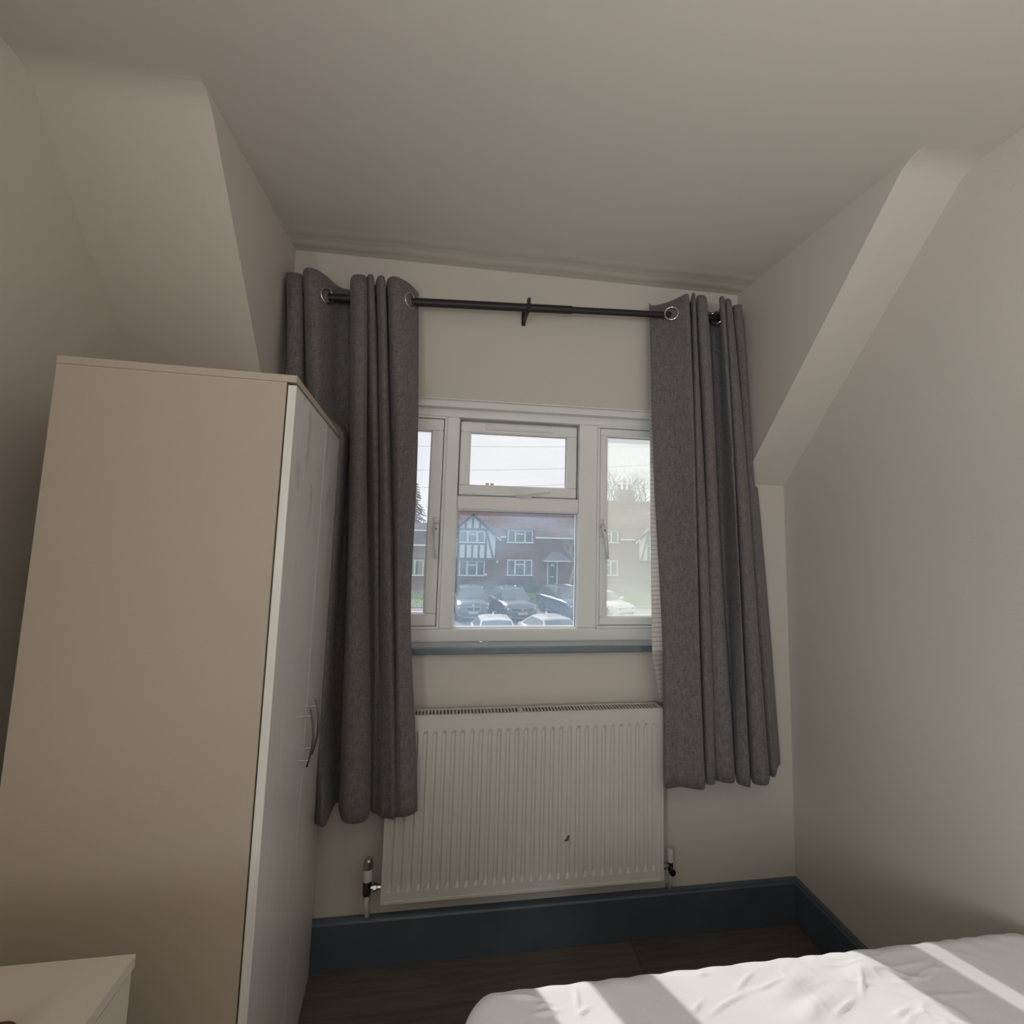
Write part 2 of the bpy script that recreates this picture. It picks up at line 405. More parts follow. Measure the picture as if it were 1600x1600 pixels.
# skirting boards, chamfered top, navy
sk = [(0, 0), (-0.020, 0), (-0.020, 0.146), (-0.016, 0.152), (-0.014, 0.158), (-0.009, 0.162), (0, 0.162)]
tag(MB().prism([(p[0], p[1]) for p in sk], XL, XR, 'x').build('baseboard_back', NAVY, bevel=0.001), kind='structure')
tag(MB().prism([(XR + p[0], p[1]) for p in sk], YB, -0.02, 'y').build('baseboard_right', NAVY, bevel=0.001), kind='structure')
tag(MB().prism([(XL - p[0], p[1]) for p in sk], YB, -0.02, 'y').build('baseboard_left', NAVY, bevel=0.001), kind='structure')

# reveal lining boards (white) and window board (navy)
rv = MB()
rv.box(OX0, OX1, 0.001, 0.16, OZ1-0.004, OZ1)
rv.box(OX0+0.004, OX1-0.004, 0.018, 0.062, 2.000, OZ1-0.004)  # added head strip, its front face catches light below the dark soffit
rv.box(OX0, OX0+0.004, 0.001, 0.16, OZ0+0.03, OZ1-0.004); rv.box(OX1-0.004, OX1, 0.001, 0.16, OZ0+0.03, OZ1-0.004)
tag(rv.build('trim_2', REVEAL), kind='structure')
tag(MB().box(-0.565, 1.125, -0.032, 0.065, 1.046, 1.074).build('trim_3', NAVY_SILL, bevel=0.004), kind='structure')

# ------------------------------------------------------------------ window
win = empty('window_1', (0.28, 0.1, OZ0)); tag(win, kind='structure')
def W(mb): # shift to the window's own origin
    mb.v = [(a-0.28, b-0.1, c-OZ0) for a, b, c in mb.v]; return mb
FY0, FY1 = 0.062, 0.132
F = MB()
def member(mb, x0, x1, z0, z1, y0=FY0, y1=FY1): mb.box(x0, x1, y0, y1, z0, z1)
member(F, OX0+0.004, OX1-0.004, 1.968, OZ1-0.004); member(F, OX0+0.004, OX1-0.004, OZ0+0.028, 1.122)
member(F, OX0+0.004, -0.484, 1.122, 1.968); member(F, 1.044, OX1-0.004, 1.122, 1.968)
W(F).build('window_frame', UPVC, win, bevel=0.004)
ML = MB(); member(ML, -0.026, 0.026, 1.122, 1.968); W(ML).build('mullion', UPVC, win, bevel=0.005)
MR = MB(); member(MR, 0.531, 0.612, 1.122, 1.968); W(MR).build('mullion', UPVC, win, bevel=0.005)
TR = MB(); member(TR, 0.026, 0.531, 1.590, 1.648, FY0-0.002, FY1); W(TR).build('transom', UPVC, win, bevel=0.008)
# fixed lower light: sloping glazing beads
def bead(mb, x0, x1, z0, z1, w, yo, yi, inward=True):
    """Mitred bead round an opening: inner edge at the glass (yi), outer edge at the frame face (yo)."""
    o = [(x0, z0), (x1, z0), (x1, z1), (x0, z1)]; i_ = [(x0+w, z0+w), (x1-w, z0+w), (x1-w, z1-w), (x0+w, z1-w)]
    for k in range(4):
        j = (k+1) % 4
        a, b, c, d = o[k], o[j], i_[j], i_[k]
        vs = [(a[0], yo, a[1]), (b[0], yo, b[1]), (c[0], yi, c[1]), (d[0], yi, d[1]),
              (a[0], yi+0.02, a[1]), (b[0], yi+0.02, b[1]), (c[0], yi+0.02, c[1]), (d[0], yi+0.02, d[1])]
        mb.add(vs, [(0, 1, 2, 3), (4, 7, 6, 5), (0, 4, 5, 1), (1, 5, 6, 2), (2, 6, 7, 3), (3, 7, 4, 0)])
B = MB(); bead(B, 0.018, 0.541, 1.112, 1.600, 0.014, FY0+0.004, 0.082); W(B).build('glazing_bead', UPVC, win, bevel=0.0015)
def pane(x0, x1, z0, z1, y, m_):
    return W(MB().box(x0, x1, y, y+0.006, z0, z1)).build('pane', m_, win)
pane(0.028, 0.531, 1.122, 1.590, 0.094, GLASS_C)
def gasket(x0, x1, z0, z1, y, t=0.0035):
    g = MB(); g.box(x0, x1, y, y+0.004, z1-t, z1); g.box(x0, x1, y, y+0.004, z0, z0+t*0.3); g.box(x0, x0+t*0.4, y, y+0.004, z0, z1); g.box(x1-t, x1, y, y+0.004, z0, z1)
    return W(g).build('gasket', GASKET_GREY, win)
gasket(0.030, 0.529, 1.125, 1.588, 0.090)

def casement(x0, x1, z0, z1, w, y0, y1, glassm, name='casement'):
    """Opening sash: outer leaf with a rebate line, stepped inner bead, gasket and pane."""
    c = MB(); c.box(x0, x1, y0, y1, z1-w, z1); c.box(x0, x1, y0, y1, z0, z0+w); c.box(x0, x0+w, y0, y1, z0+w, z1-w); c.box(x1-w, x1, y0, y1, z0+w, z1-w)
    o = W(c).build(name, UPVC, win, bevel=0.004)
    b = MB(); bead(b, x0+w*0.72, x1-w*0.72, z0+w*0.72, z1-w*0.72, w*0.30+0.002, y0-0.001, y0+0.014)
    W(b).build('sash_bead', UPVC, win, bevel=0.001)
    t = 0.003
    g = MB(); xi0, xi1, zi0, zi1 = x0+w+0.001, x1-w-0.001, z0+w+0.001, z1-w-0.001
    g.box(xi0, xi1, y0+0.018, y0+0.024, zi1-t, zi1); g.box(xi1-t, xi1, y0+0.018, y0+0.024, zi0, zi1)
    W(g).build('gasket', GASKET_GREY, win)
    pane(x0+w-0.004, x1-w+0.004, z0+w-0.004, z1-w+0.004, y0+0.026, glassm)
    # raised lip of the frame round the sash, and its shadow gap
    l = MB(); q = 0.013; yy0, yy1 = FY0-0.008, FY0+0.01
    l.box(x0-q, x1+q, yy0, yy1, z1+0.002, z1+q); l.box(x0-q, x1+q, yy0, yy1, z0-q, z0-0.002)
    l.box(x0-q, x0-0.002, yy0, yy1, z0-0.002, z1+0.002); l.box(x1+0.002, x1+q, yy0, yy1, z0-0.002, z1+0.002)
    rb = MB(); k = 0.022; ya, yb = FY1-0.028 if name == 'casement' else FY1-0.003, FY1+0.004
    rb.box(x0-q, x1+q, ya, yb, z1-k, z1+q); rb.box(x0-q, x1+q, ya, yb, z0-q, z0+k); rb.box(x0-q, x0+k, ya, yb, z0+k, z1-k); rb.box(x1-k, x1+q, ya, yb, z0+k, z1-k)
    W(rb).build('rebate', UPVC, win)
    if name == 'casement': W(l).build('frame_lip', UPVC, win, bevel=0.003)
    return o
casement(-0.468, -0.038, 1.135, 1.955, 0.047, FY0-0.004, FY1-0.03, GLASS_L)
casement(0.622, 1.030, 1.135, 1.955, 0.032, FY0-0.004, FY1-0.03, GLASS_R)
casement(0.030, 0.527, 1.652, 1.958, 0.042, FY0+0.030, FY1-0.003, GLASS_T, 'vent_sash')
# trickle vent along the top of the vent sash
tv = MB(); tv.box(0.135, 0.425, FY0+0.018, FY0+0.032, 1.928, 1.948); tv.box(0.150, 0.410, FY0+0.014, FY0+0.020, 1.932, 1.938)
W(tv).build('trickle_vent', UPVC, win, bevel=0.003)

def win_handle(x, ztop, side, sway):
    h = MB(); h.box(x-0.011, x+0.011, FY0-0.016, FY0-0.004, ztop-0.062, ztop+0.012)
    b = W(h).build('handle', HANDLE_W, win, bevel=0.005, segs=3)
    g = MB()
    pts = [(x, FY0-0.022, ztop-0.012), (x+sway*0.25, FY0-0.032, ztop-0.030), (x+sway*0.6, FY0-0.036, ztop-0.065), (x+sway*0.85, FY0-0.036, ztop-0.105), (x+sway, FY0-0.034, ztop-0.150)]
    g.tube(pts, [0.010, 0.0105, 0.009, 0.008, 0.007], 10)
    g.v = [(a-0.28, b_-0.1, c-OZ0) for a, b_, c in g.v]
    g.build('lever', HANDLE_W, b, smooth='all')
    k = MB().lathe([(0.0001, 0), (0.0035, 0), (0.0035, 0.003), (0.0001, 0.003)], (x+sway*0.3-0.28, FY0-0.0445-0.1, ztop-0.034-OZ0), 10, 'y')
    k.build('key_lock', GASKET_GREY, b)
win_handle(-0.052, 1.545, -1, 0.004)
win_handle(0.626, 1.555, 1, 0.020)
vh = MB(); vh.tube([(0.262, 0.060, 1.652), (0.285, 0.052, 1.655), (0.335, 0.048, 1.664), (0.402, 0.046, 1.672)], [0.006, 0.007, 0.006, 0.005], 8)
vh.box(0.268, 0.330, 0.056, 0.080, 1.644, 1.656)
W(vh).build('vent_handle', HANDLE_W, win, smooth=True)

w2 = empty('added_window', (XL-0.08, -3.35, 0.95)); tag(w2, kind='structure')  # unseen window, added to hold the side fill light
f2 = MB(); f2.box(-0.03, 0.02, -0.45, 0.45, 0, 0.06); f2.box(-0.03, 0.02, -0.45, 0.45, 0.94, 1.0); f2.box(-0.03, 0.02, -0.45, -0.39, 0.06, 0.94); f2.box(-0.03, 0.02, 0.39, 0.45, 0.06, 0.94); f2.box(-0.03, 0.02, -0.03, 0.03, 0.06, 0.94)
f2.build('window_frame', UPVC, w2, bevel=0.004)
MB().box(-0.012, -0.006, -0.40, 0.40, 0.05, 0.95).build('pane', GLASS_T, w2)

# ------------------------------------------------------------------ curtain pole
pole = empty('curtain_pole', (0.276, 0.0, 2.39))
tag(pole, 'black metal curtain pole running across the wall above the window', 'curtain pole')
def Pz(x): return 2.385 + 0.0425*(x-0.15) - 2.39
def on_pole(pts): return [(x-0.276, y, z) for x, y, z in pts]
o = MB().tube(on_pole([(-0.60, -0.10, Pz(-0.60)), (0.45, -0.10, Pz(0.45))]), 0.0165, 14).build('rod', BLACK, pole, smooth=True)
o = MB().tube(on_pole([(0.44, -0.10, Pz(0.44)), (1.15, -0.10, Pz(1.15))]), 0.0135, 14).build('rod', BLACK, pole, smooth=True)
o['label'] = 'thinner sliding section of the pole'
for xb in (-0.60, 0.272, 1.135):
    b = MB(); z = Pz(xb); x = xb-0.276
    b.box(x-0.012, x+0.004, -0.006, -0.001, z-0.036, z+0.03)                  # wall plate
    b.box(x-0.008, x+0.003, -0.105, -0.004, z-0.026, z-0.016)                # arm
    b.prism([(x-0.006, z+0.030), (x+0.006, z+0.036), (x+0.008, z-0.020), (x-0.006, z-0.020)], -0.122, -0.1, 'y')
    b.build('bracket', BLACK, pole, bevel=0.001)
for xe, sgn in ((-0.60, -1), (1.15, 1)):
    MB().lathe([(0.0001, 0), (0.022, 0), (0.024, 0.008), (0.022, 0.02), (0.0001, 0.022)] if sgn > 0 else [(0.0001, -0.022), (0.022, -0.02), (0.024, -0.008), (0.022, 0), (0.0001, 0)], (xe-0.276, -0.10, Pz(xe)), 16, 'x').build('end_cap', BLACK, pole, smooth=True)

# ------------------------------------------------------------------ curtains
LC = [(-0.632,-0.04,-0.522,-0.05),(-0.625,-0.13,-0.481,-0.13),(-0.574,-0.13,-0.439,-0.14),(-0.585,-0.07,-0.437,-0.06),(-0.559,-0.15,-0.387,-0.15),(-0.526,-0.16,-0.361,-0.17),(-0.492,-0.12,-0.358,-0.1),(-0.459,-0.05,-0.353,-0.06),(-0.4,-0.04,-0.338,-0.05),(-0.406,-0.1,-0.325,-0.1),(-0.385,-0.16,-0.296,-0.18),(-0.348,-0.165,-0.255,-0.19),(-0.343,-0.12,-0.23,-0.16),(-0.363,-0.06,-0.229,-0.1),(-0.335,-0.15,-0.214,-0.105),(-0.317,-0.15,-0.199,-0.11),(-0.321,-0.08,-0.18,-0.135),(-0.299,-0.16,-0.166,-0.14),(-0.275,-0.17,-0.148,-0.155),(-0.279,-0.08,-0.136,-0.15),(-0.264,-0.15,-0.127,-0.16),(-0.235,-0.165,-0.106,-0.17),(-0.189,-0.12,-0.079,-0.16),(-0.159,-0.05,-0.063,-0.14)]
RC = [(0.792,-0.062,0.808,-0.13),(0.815,-0.055,0.812,-0.16),(0.862,-0.1,0.871,-0.15),(0.891,-0.15,0.918,-0.17),(0.913,-0.17,0.95,-0.18),(0.961,-0.09,0.981,-0.125),(0.937,-0.16,0.968,-0.165),(0.948,-0.16,0.996,-0.17),(0.987,-0.09,1.03,-0.12),(0.959,-0.16,1.016,-0.16),(0.993,-0.165,1.066,-0.18),(1.058,-0.06,1.111,-0.11),(1.087,-0.05,1.114,-0.11),(1.106,-0.07,1.092,-0.16),(1.061,-0.15,1.123,-0.185),(1.075,-0.16,1.14,-0.17),(1.127,-0.08,1.18,-0.11),(1.089,-0.15,1.159,-0.16),(1.109,-0.155,1.198,-0.18),(1.159,-0.08,1.248,-0.12),(1.141,-0.12,1.244,-0.13),(1.17,-0.13,1.255,-0.15),(1.205,-0.07,1.306,-0.09),(1.222,-0.04,1.344,-0.05)]
def catmull(P, k):
    out = []
    n = len(P)
    for i in range(n-1):
        p0 = P[max(i-1, 0)]; p1 = P[i]; p2 = P[i+1]; p3 = P[min(i+2, n-1)]
        for j in range(k):
            t = j/k
            out.append(tuple(0.5*((2*b) + (-a+c)*t + (2*a-5*b+4*c-d)*t*t + (-a+3*b-3*c+d)*t**3) for a, b, c, d in zip(p0, p1, p2, p3)))
    out.append(P[-1]); return out
def curtain(pts, zt, zb, name, seed, parent, hem=0.012):
    P = catmull(pts, 6); n = len(P); rows = 44; vs = []; rnd = random.Random(seed)
    ph = [rnd.uniform(0, 6.28) for _ in range(4)]
    for r in range(rows+1):
        t = r/rows; e = t**0.9
        for i, (xt, yt, xb, yb) in enumerate(P):
            s = i/n
            wv = 0.006*math.sin(PI*t)*math.sin(9*s*PI+ph[0]+3*t) + 0.003*math.sin(23*s+ph[1]+5*t)*t
            x = xt*(1-e)+xb*e + wv; y = yt*(1-e)+yb*e + 0.004*math.sin(PI*t)*math.sin(14*s+ph[2]+4*t)
            top = zt + 0.006*math.sin(17*s+ph[3]) + 0.05*(-0.10-yt)*1.2; bot = zb + hem*math.sin(11*s+ph[1])*0.8
            zz = top*(1-t)+bot*t
            if zt > 2.45: x += 0.022*math.exp(-((t-0.70)/0.28)**2)*max(0, 1-s*6)**1.5
            else: x -= 0.030*math.exp(-((t-0.66)/0.22)**2)*max(0, 1-(1-s)*7)
            if name == 'drape' and zt < 2.45:
                lim = -0.64 + 0.247*min(1, max(0, (2.0-zz)/0.14))
                if x < lim: x = lim + 0.01*math.sin(i*0.9)*min(1, max(0, (2.0-zz)/0.14))
            if x > XCR-0.006 and (top*(1-t)+bot*t) > ZK+0.02: x = XCR-0.006
            vs.append((x, y, top*(1-t)+bot*t))
    fs = [(r*n+i, r*n+i+1, (r+1)*n+i+1, (r+1)*n+i) for r in range(rows) for i in range(n-1)]
    mb = MB(); mb.add(vs, fs)
    o = mb.build(name, CURT, parent, smooth='all')
    so = o.modifiers.new('thickness', 'SOLIDIFY'); so.thickness = 0.0022; so.offset = 0
    return o
cl = empty('curtain', (-0.36, -0.1, 0.55)); cl.location = (0, 0, 0)
tag(cl, 'charcoal eyelet curtain hanging left of the window, beside the wardrobe', 'curtain', 'charcoal window curtains')
curtain(LC, 2.428, 0.553, 'drape', 3, cl)
cr = empty('curtain', (0, 0, 0))
tag(cr, 'charcoal eyelet curtain hanging right of the window, over the radiator\'s right end', 'curtain', 'charcoal window curtains')
curtain(RC, 2.478, 0.605, 'drape', 11, cr)
def eyelet(x, y, nrm, parent):
    z = Pz(x)+2.39
    MB().ring((x, y, z-0.004), nrm, 0.0265, 0.0042, 28, 8).build('eyelet', CHROME, parent, smooth='all')
eyelet(-0.480, -0.122, (0.78, -0.62, 0), cl); eyelet(-0.182, -0.122, (0.78, -0.62, 0), cl)
eyelet(0.862, -0.126, (-0.45, -0.89, 0.0), cr); eyelet(1.070, -0.104, (-0.70, -0.70, 0), cr)
for x in (-0.585, -0.365, -0.32, -0.28): eyelet(x, -0.10, (1, -0.15, 0), cl)
for x in (0.95, 0.98, 1.12, 1.15): eyelet(x, -0.10, (1, 0.15, 0), cr)
# pale ribbed lining showing behind the leading edge of the right curtain
lv = []; rows = 40
for r in range(rows+1):
    t = r/rows; z = 2.44 - t*1.555
    k = math.sin(min(1, max(0, (2.44-z)/1.5))*PI*0.60)
    x0 = 0.800 - 0.012*k + max(0, (1.05-z))*0.17
    for i in range(7):
        a = i/6
        lv.append((x0 + 0.10*a, -0.048 - 0.052*t + 0.01*math.sin(a*PI), z))
lf = [(r*7+i, r*7+i+1, (r+1)*7+i+1, (r+1)*7+i) for r in range(rows) for i in range(6)]
ln = MB().add(lv, lf).build('lining', LINING, cr, smooth='all')
ln['label'] = 'pale finely ribbed lining'
sm = ln.modifiers.new('thickness', 'SOLIDIFY'); sm.thickness = 0.001

# ------------------------------------------------------------------ radiator
rad = empty('radiator', (0.33, 0, 0.25))
tag(rad, 'white ribbed double panel radiator on the wall under the window', 'radiator')
X0, X1, Z0, Z1, YF, YK = -0.177, 0.829, 0.252, 0.852, -0.100, -0.032
def L3(mb, o=(0.33, 0, 0.25)): mb.v = [(a-o[0], b-o[1], c-o[2]) for a, b, c in mb.v]; return mb
def rad_panel(yf, sgn):
    n = 30; pitch = (X1-X0-0.030)/n; xs = [(X0, 0.0), (X0+0.013, 0.0)]
    for k in range(n):
        a = X0+0.015+k*pitch
        xs += [(a+pitch*0.10, 0), (a+pitch*0.26, 1), (a+pitch*0.48, 1), (a+pitch*0.64, 0)]
    xs += [(X1-0.013, 0.0), (X1, 0.0)]
    zs = [(Z0, 0), (Z0+0.034, 0), (Z0+0.050, 1), (Z1-0.062, 1), (Z1-0.048, 0), (Z1, 0)]
    vs = [(x, yf + sgn*0.0068*g*h, z) for z, h in zs for x, g in xs]; n_ = len(xs)
    fs = [(r*n_+i, r*n_+i+1, (r+1)*n_+i+1, (r+1)*n_+i) for r in range(len(zs)-1) for i in range(n_-1)]
    return MB().add(vs, fs)
fp = L3(rad_panel(YF, 1)).build('front_panel', RADW, rad); so = fp.modifiers.new('t', 'SOLIDIFY'); so.thickness = 0.0015; so.offset = -1
bpn = L3(rad_panel(YK, -1)).build('back_panel', RADW, rad); so = bpn.modifiers.new('t', 'SOLIDIFY'); so.thickness = 0.0015
rim = MB()   # raised seam round the front panel
rim.box(X0, X0+0.010, YF-0.004, YF, Z0, Z1); rim.box(X1-0.010, X1, YF-0.004, YF, Z0, Z1); rim.box(X0+0.010, X1-0.010, YF-0.004, YF, Z0, Z0+0.010)
L3(rim).build('rim', RADW, rad, bevel=0.0015)
for xa in (X0-0.001, X1-0.0012): L3(MB().box(xa, xa+0.0022, YF, YK, Z0+0.01, Z1)).build('side_cover', RADW, rad)
cv = MB()
for k in range(60):
    x = X0+0.02+k*(X1-X0-0.04)/60; cv.box(x, x+0.006, YF+0.012, YK-0.012, Z0+0.06, Z1-0.03)
L3(cv).build('convector_fins', RADDARK, rad)['kind'] = 'stuff'
gr = MB(); gr.box(X0, X1, YF-0.001, YF+0.010, Z1-0.002, Z1+0.004); gr.box(X0, X1, YK-0.008, YK+0.001, Z1-0.002, Z1+0.004)
for xa, xb in ((X0, X0+0.014), ((X0+X1)/2-0.045, (X0+X1)/2-0.030), (X1-0.014, X1)): gr.box(xa, xb, YF+0.010, YK-0.008, Z1-0.002, Z1+0.004)
L3(gr).build('grille_frame', RADW, rad, bevel=0.0008)
gs = MB(); n = 78
for k in range(n):
    x = X0+0.016+k*(X1-X0-0.032)/n; gs.box(x, x+0.0055, YF+0.010, YK-0.008, Z1-0.0005, Z1+0.003)
g = L3(gs).build('grille_slats', RADW, rad); g['kind'] = 'stuff'
ch = MB().prism([(0.452, 0.412), (0.458, 0.417), (0.464, 0.418), (0.470, 0.427), (0.473, 0.426), (0.469, 0.413), (0.460, 0.409)], YF-0.0012, YF+0.008, 'y')
c_ = L3(ch).build('paint_chip', RADDARK, rad); c_['label'] = 'small dark chip in the enamel'
# left valve
v = L3(MB().lathe([(0.0001, 0), (0.0125, 0), (0.014, 0.006), (0.0145, 0.040), (0.013, 0.046), (0.0001, 0.046)], (-0.226, -0.07, 0.268), 18)).build('valve', DCHROME, rad, smooth=True)
v['label'] = 'thermostatic valve with chrome cap and white sleeve'
L3(MB().lathe([(0.0001, 0), (0.0155, 0), (0.0165, 0.006), (0.0165, 0.034), (0.0155, 0.038), (0.0001, 0.038)], (-0.226, -0.07, 0.314), 20)).build('sleeve', PLASTW, v, smooth=True)
L3(MB().lathe([(0.0001, 0), (0.0160, 0), (0.0165, 0.010), (0.0155, 0.026), (0.011, 0.031), (0.0001, 0.032)], (-0.226, -0.07, 0.352), 20)).build('cap', CHROME, v, smooth=True)
L3(MB().lathe([(0.0001, 0), (0.007, 0), (0.007, 0.012), (0.014, 0.013), (0.014, 0.024), (0.008, 0.026), (0.008, 0.042), (0.0001, 0.042)], (-0.218, -0.07, 0.291), 8, 'x')).build('union_nut', CHROME, v)
L3(MB().tube([(-0.226, -0.07, 0.270), (-0.2255, -0.068, 0.235), (-0.225, -0.058, 0.205), (-0.224, -0.046, 0.188), (-0.224, -0.018, 0.175)], 0.0078, 12)).build('pipe', PLASTW, v, smooth='all')
# right valve
v = L3(MB().lathe([(0.0001, 0), (0.010, 0), (0.011, 0.008), (0.0105, 0.026), (0.0001, 0.028)], (0.868, -0.07, 0.268), 16)).build('valve', DCHROME, rad, smooth=True)
v['label'] = 'lockshield valve with white cap'
L3(MB().lathe([(0.0001, 0), (0.0115, 0), (0.012, 0.006), (0.0115, 0.040), (0.0001, 0.042)], (0.868, -0.07, 0.297), 16)).build('cap', PLASTW, v, smooth=True)
L3(MB().lathe([(0.0001, 0), (0.007, 0), (0.013, 0.008), (0.013, 0.018), (0.008, 0.020), (0.008, 0.034), (0.0001, 0.034)], (0.830, -0.07, 0.284), 8, 'x')).build('union_nut', CHROME, v)
L3(MB().lathe([(0.0001, -0.016), (0.012, -0.016), (0.012, -0.002), (0.0001, 0.0)], (0.868, -0.078, 0.270), 12, 'y')).build('drain_cock', DCHROME, v, smooth=True)
L3(MB().tube([(0.868, -0.07, 0.272), (0.870, -0.065, 0.23), (0.876, -0.048, 0.196), (0.880, -0.018, 0.180)], 0.0078, 12)).build('pipe', PLASTW, v, smooth='all')

# ------------------------------------------------------------------ wardrobe
WD, WLN, WH, RZ = 0.443, 0.833, 1.838, 0.075
wr = empty('wardrobe', (-0.341, -0.870, 0.0), RZ)
tag(wr, 'tall cream melamine wardrobe with two pale doors, standing left of the window', 'wardrobe')
T = 0.016
def wpart(name, b, m_, bev=0.0012, parent=None): return MB().box(*b).build(name, m_, parent or wr, bevel=bev)
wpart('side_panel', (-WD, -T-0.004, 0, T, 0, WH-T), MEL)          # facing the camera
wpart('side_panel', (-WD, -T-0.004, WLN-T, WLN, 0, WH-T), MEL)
wpart('top_panel', (-WD, 0.000, -0.001, WLN+0.001, WH-T, WH), MEL)
wpart('back_panel', (-WD+0.002, -WD+0.006, T, WLN-T, 0.02, WH-T), MEL)
wpart('base_panel', (-WD+0.006, -T-0.004, T, WLN-T, 0.05, 0.05+T), MEL)
wpart('plinth', (-0.06, -0.045, T, WLN-T, 0.0, 0.05), MEL)
wpart('shelf', (-WD+0.006, -T-0.01, T, WLN-T, 1.50, 1.50+T), MEL)
for k, (a, b, hy) in enumerate(((0.0005, WLN/2-0.0015, WLN/2-0.040), (WLN/2+0.0015, WLN-0.0005, WLN/2+0.040))):
    d_ = wpart('door', (-T-0.001, 0.0, a, b, 0.052 if False else 0.012, WH-T-0.006), DOOR)
    h = MB()
    pts = []
    for i in range(13):
        t = i/12; pts.append((0.017 + 0.012*math.sin(PI*t), hy, 0.868 + 0.148*t))
    h.tube(pts, [0.0022 + 0.0010*math.sin(PI*i/12) for i in range(13)], 8)
    hb = h.build('handle', DCHROME, d_, smooth='all'); hb['label'] = 'slim bowed chrome handle'
    for z in (0.885, 0.999): MB().tube([(0.0, hy, z), (0.020, hy, z)], 0.0035, 10).build('handle_post', CHROME, d_, smooth=True)

# ------------------------------------------------------------------ chest beside the bed
MEL2 = mat('chest_melamine', (0.56, 0.50, 0.43), rough=0.5, noise=0.02, nscale=2, bump=0.03, bscale=200)
ct = empty('chest_of_drawers', (-0.417, -1.142, 0))
tag(ct, 'white melamine bedside chest with a flat top, in front of the wardrobe side', 'chest')
CW, CL = 0.40, 0.66      # depth in x, length in y
def cp(name, b, m_, parent=None, bev=0.0012): return MB().box(*b).build(name, m_, parent or ct, bevel=bev)
cp('top_panel', (-CW, 0.0, -CL, 0, 0.882, 0.900), MEL2)
cp('side_panel', (-CW, -0.018, -0.018, -0.002, 0, 0.882), MEL2); cp('side_panel', (-CW, -0.018, -CL+0.002, -CL+0.018, 0, 0.882), MEL2)
cp('back_panel', (-CW, -CW+0.005, -CL+0.018, -0.018, 0.02, 0.882), MEL2)
cp('plinth', (-0.06, -0.045, -CL+0.018, -0.018, 0, 0.06), MEL2)
for k in range(4):
    z = 0.064 + k*0.2045
    d_ = cp('drawer', (-0.018, -0.002, -CL+0.003, -0.003, z, z+0.2005), MEL2)
    MB().tube([(-0.002, -CL/2-0.07, z+0.10), (0.020, -CL/2-0.05, z+0.10), (0.024, -CL/2, z+0.10), (0.020, -CL/2+0.05, z+0.10), (-0.002, -CL/2+0.07, z+0.10)], 0.0035, 8).build('handle', DCHROME, d_, smooth='all')
st = MB().tube([(x_*0.8-0.082, y_*0.8-0.292, z_+0.0165) for x_, y_, z_, _w in catmull([(a_, b_, c_, 0) for a_, b_, c_ in [(-0.585, -1.250, 0.884), (-0.565, -1.222, 0.889), (-0.540, -1.207, 0.893), (-0.518, -1.204, 0.893), (-0.506, -1.212, 0.889), (-0.512, -1.224, 0.886), (-0.540, -1.240, 0.885)]], 4)], [0.0035 + 0.003*math.sin(PI*q_/24) for q_ in range(25)], 10)
o = st.build('brown_strap_end', BROWN, smooth='all'); tag(o, 'small dark brown curved strap end lying on the white bedside chest', 'hair clip')  # brown curved strap end

# ------------------------------------------------------------------ bed
BX0, BX1, BY0, BY1 = 0.065, 1.422, -2.84, -0.872
bed = empty('divan_bed', ((BX0+BX1)/2, (BY0+BY1)/2, 0))
tag(bed, 'grey divan bed base under the white mattress, foot towards the window', 'bed')
cx, cy = (BX0+BX1)/2, (BY0+BY1)/2
MB().box(BX0+0.02-cx, BX1-0.02-cx, BY0+0.02-cy, BY1-0.02-cy, 0.05, 0.36).build('base', BEDBASE, bed, bevel=0.02, segs=3)
for sx in (-1, 1):
    for sy in (-1, 1):
        MB().lathe([(0.0001, 0), (0.02, 0), (0.024, 0.05), (0.0001, 0.05)], (sx*0.5, sy*0.85, 0), 14).build('leg', BLACK, bed, smooth=True)

def vnoise(x, y, s, seed):
    rs = np.random.RandomState(seed); G = rs.rand(64, 64)
    x = x*s + 17.3; y = y*s + 31.7
    xi = np.floor(x).astype(int); yi = np.floor(y).astype(int); fx = x-xi; fy = y-yi
    fx = fx*fx*(3-2*fx); fy = fy*fy*(3-2*fy)
    g = lambda a, b: G[a % 64, b % 64]
    return (g(xi, yi)*(1-fx)+g(xi+1, yi)*fx)*(1-fy) + (g(xi, yi+1)*(1-fx)+g(xi+1, yi+1)*fx)*fy - 0.5
CRE = [((0.523,-1.01),(0.637,-0.97)),((0.493,-1.004),(0.537,-0.974)),((0.606,-0.966),(0.684,-0.923)),((0.642,-0.967),(0.728,-0.956)),((0.278,-0.975),(0.308,-0.954)),((0.291,-0.909),(0.283,-0.966)),((0.207,-0.942),(0.236,-0.938)),((0.547,-0.92),(0.575,-0.917)),((0.479,-0.9),(0.533,-0.889)),((0.904,-0.952),(0.856,-1.013)),((0.667,-0.989),(0.792,-0.95)),((0.682,-1.041),(0.809,-0.997)),((0.85,-0.974),(0.961,-0.941)),((0.882,-1.054),(0.934,-1.044)),((0.136,-0.905),(0.223,-0.928)),((0.653,-0.892),(0.819,-0.896)),((0.571,-0.906),(0.697,-0.894)),((0.192,-0.958),(0.254,-0.959)),((0.764,-1.039),(0.846,-1.009))]
SOFT = {10, 11, 12}
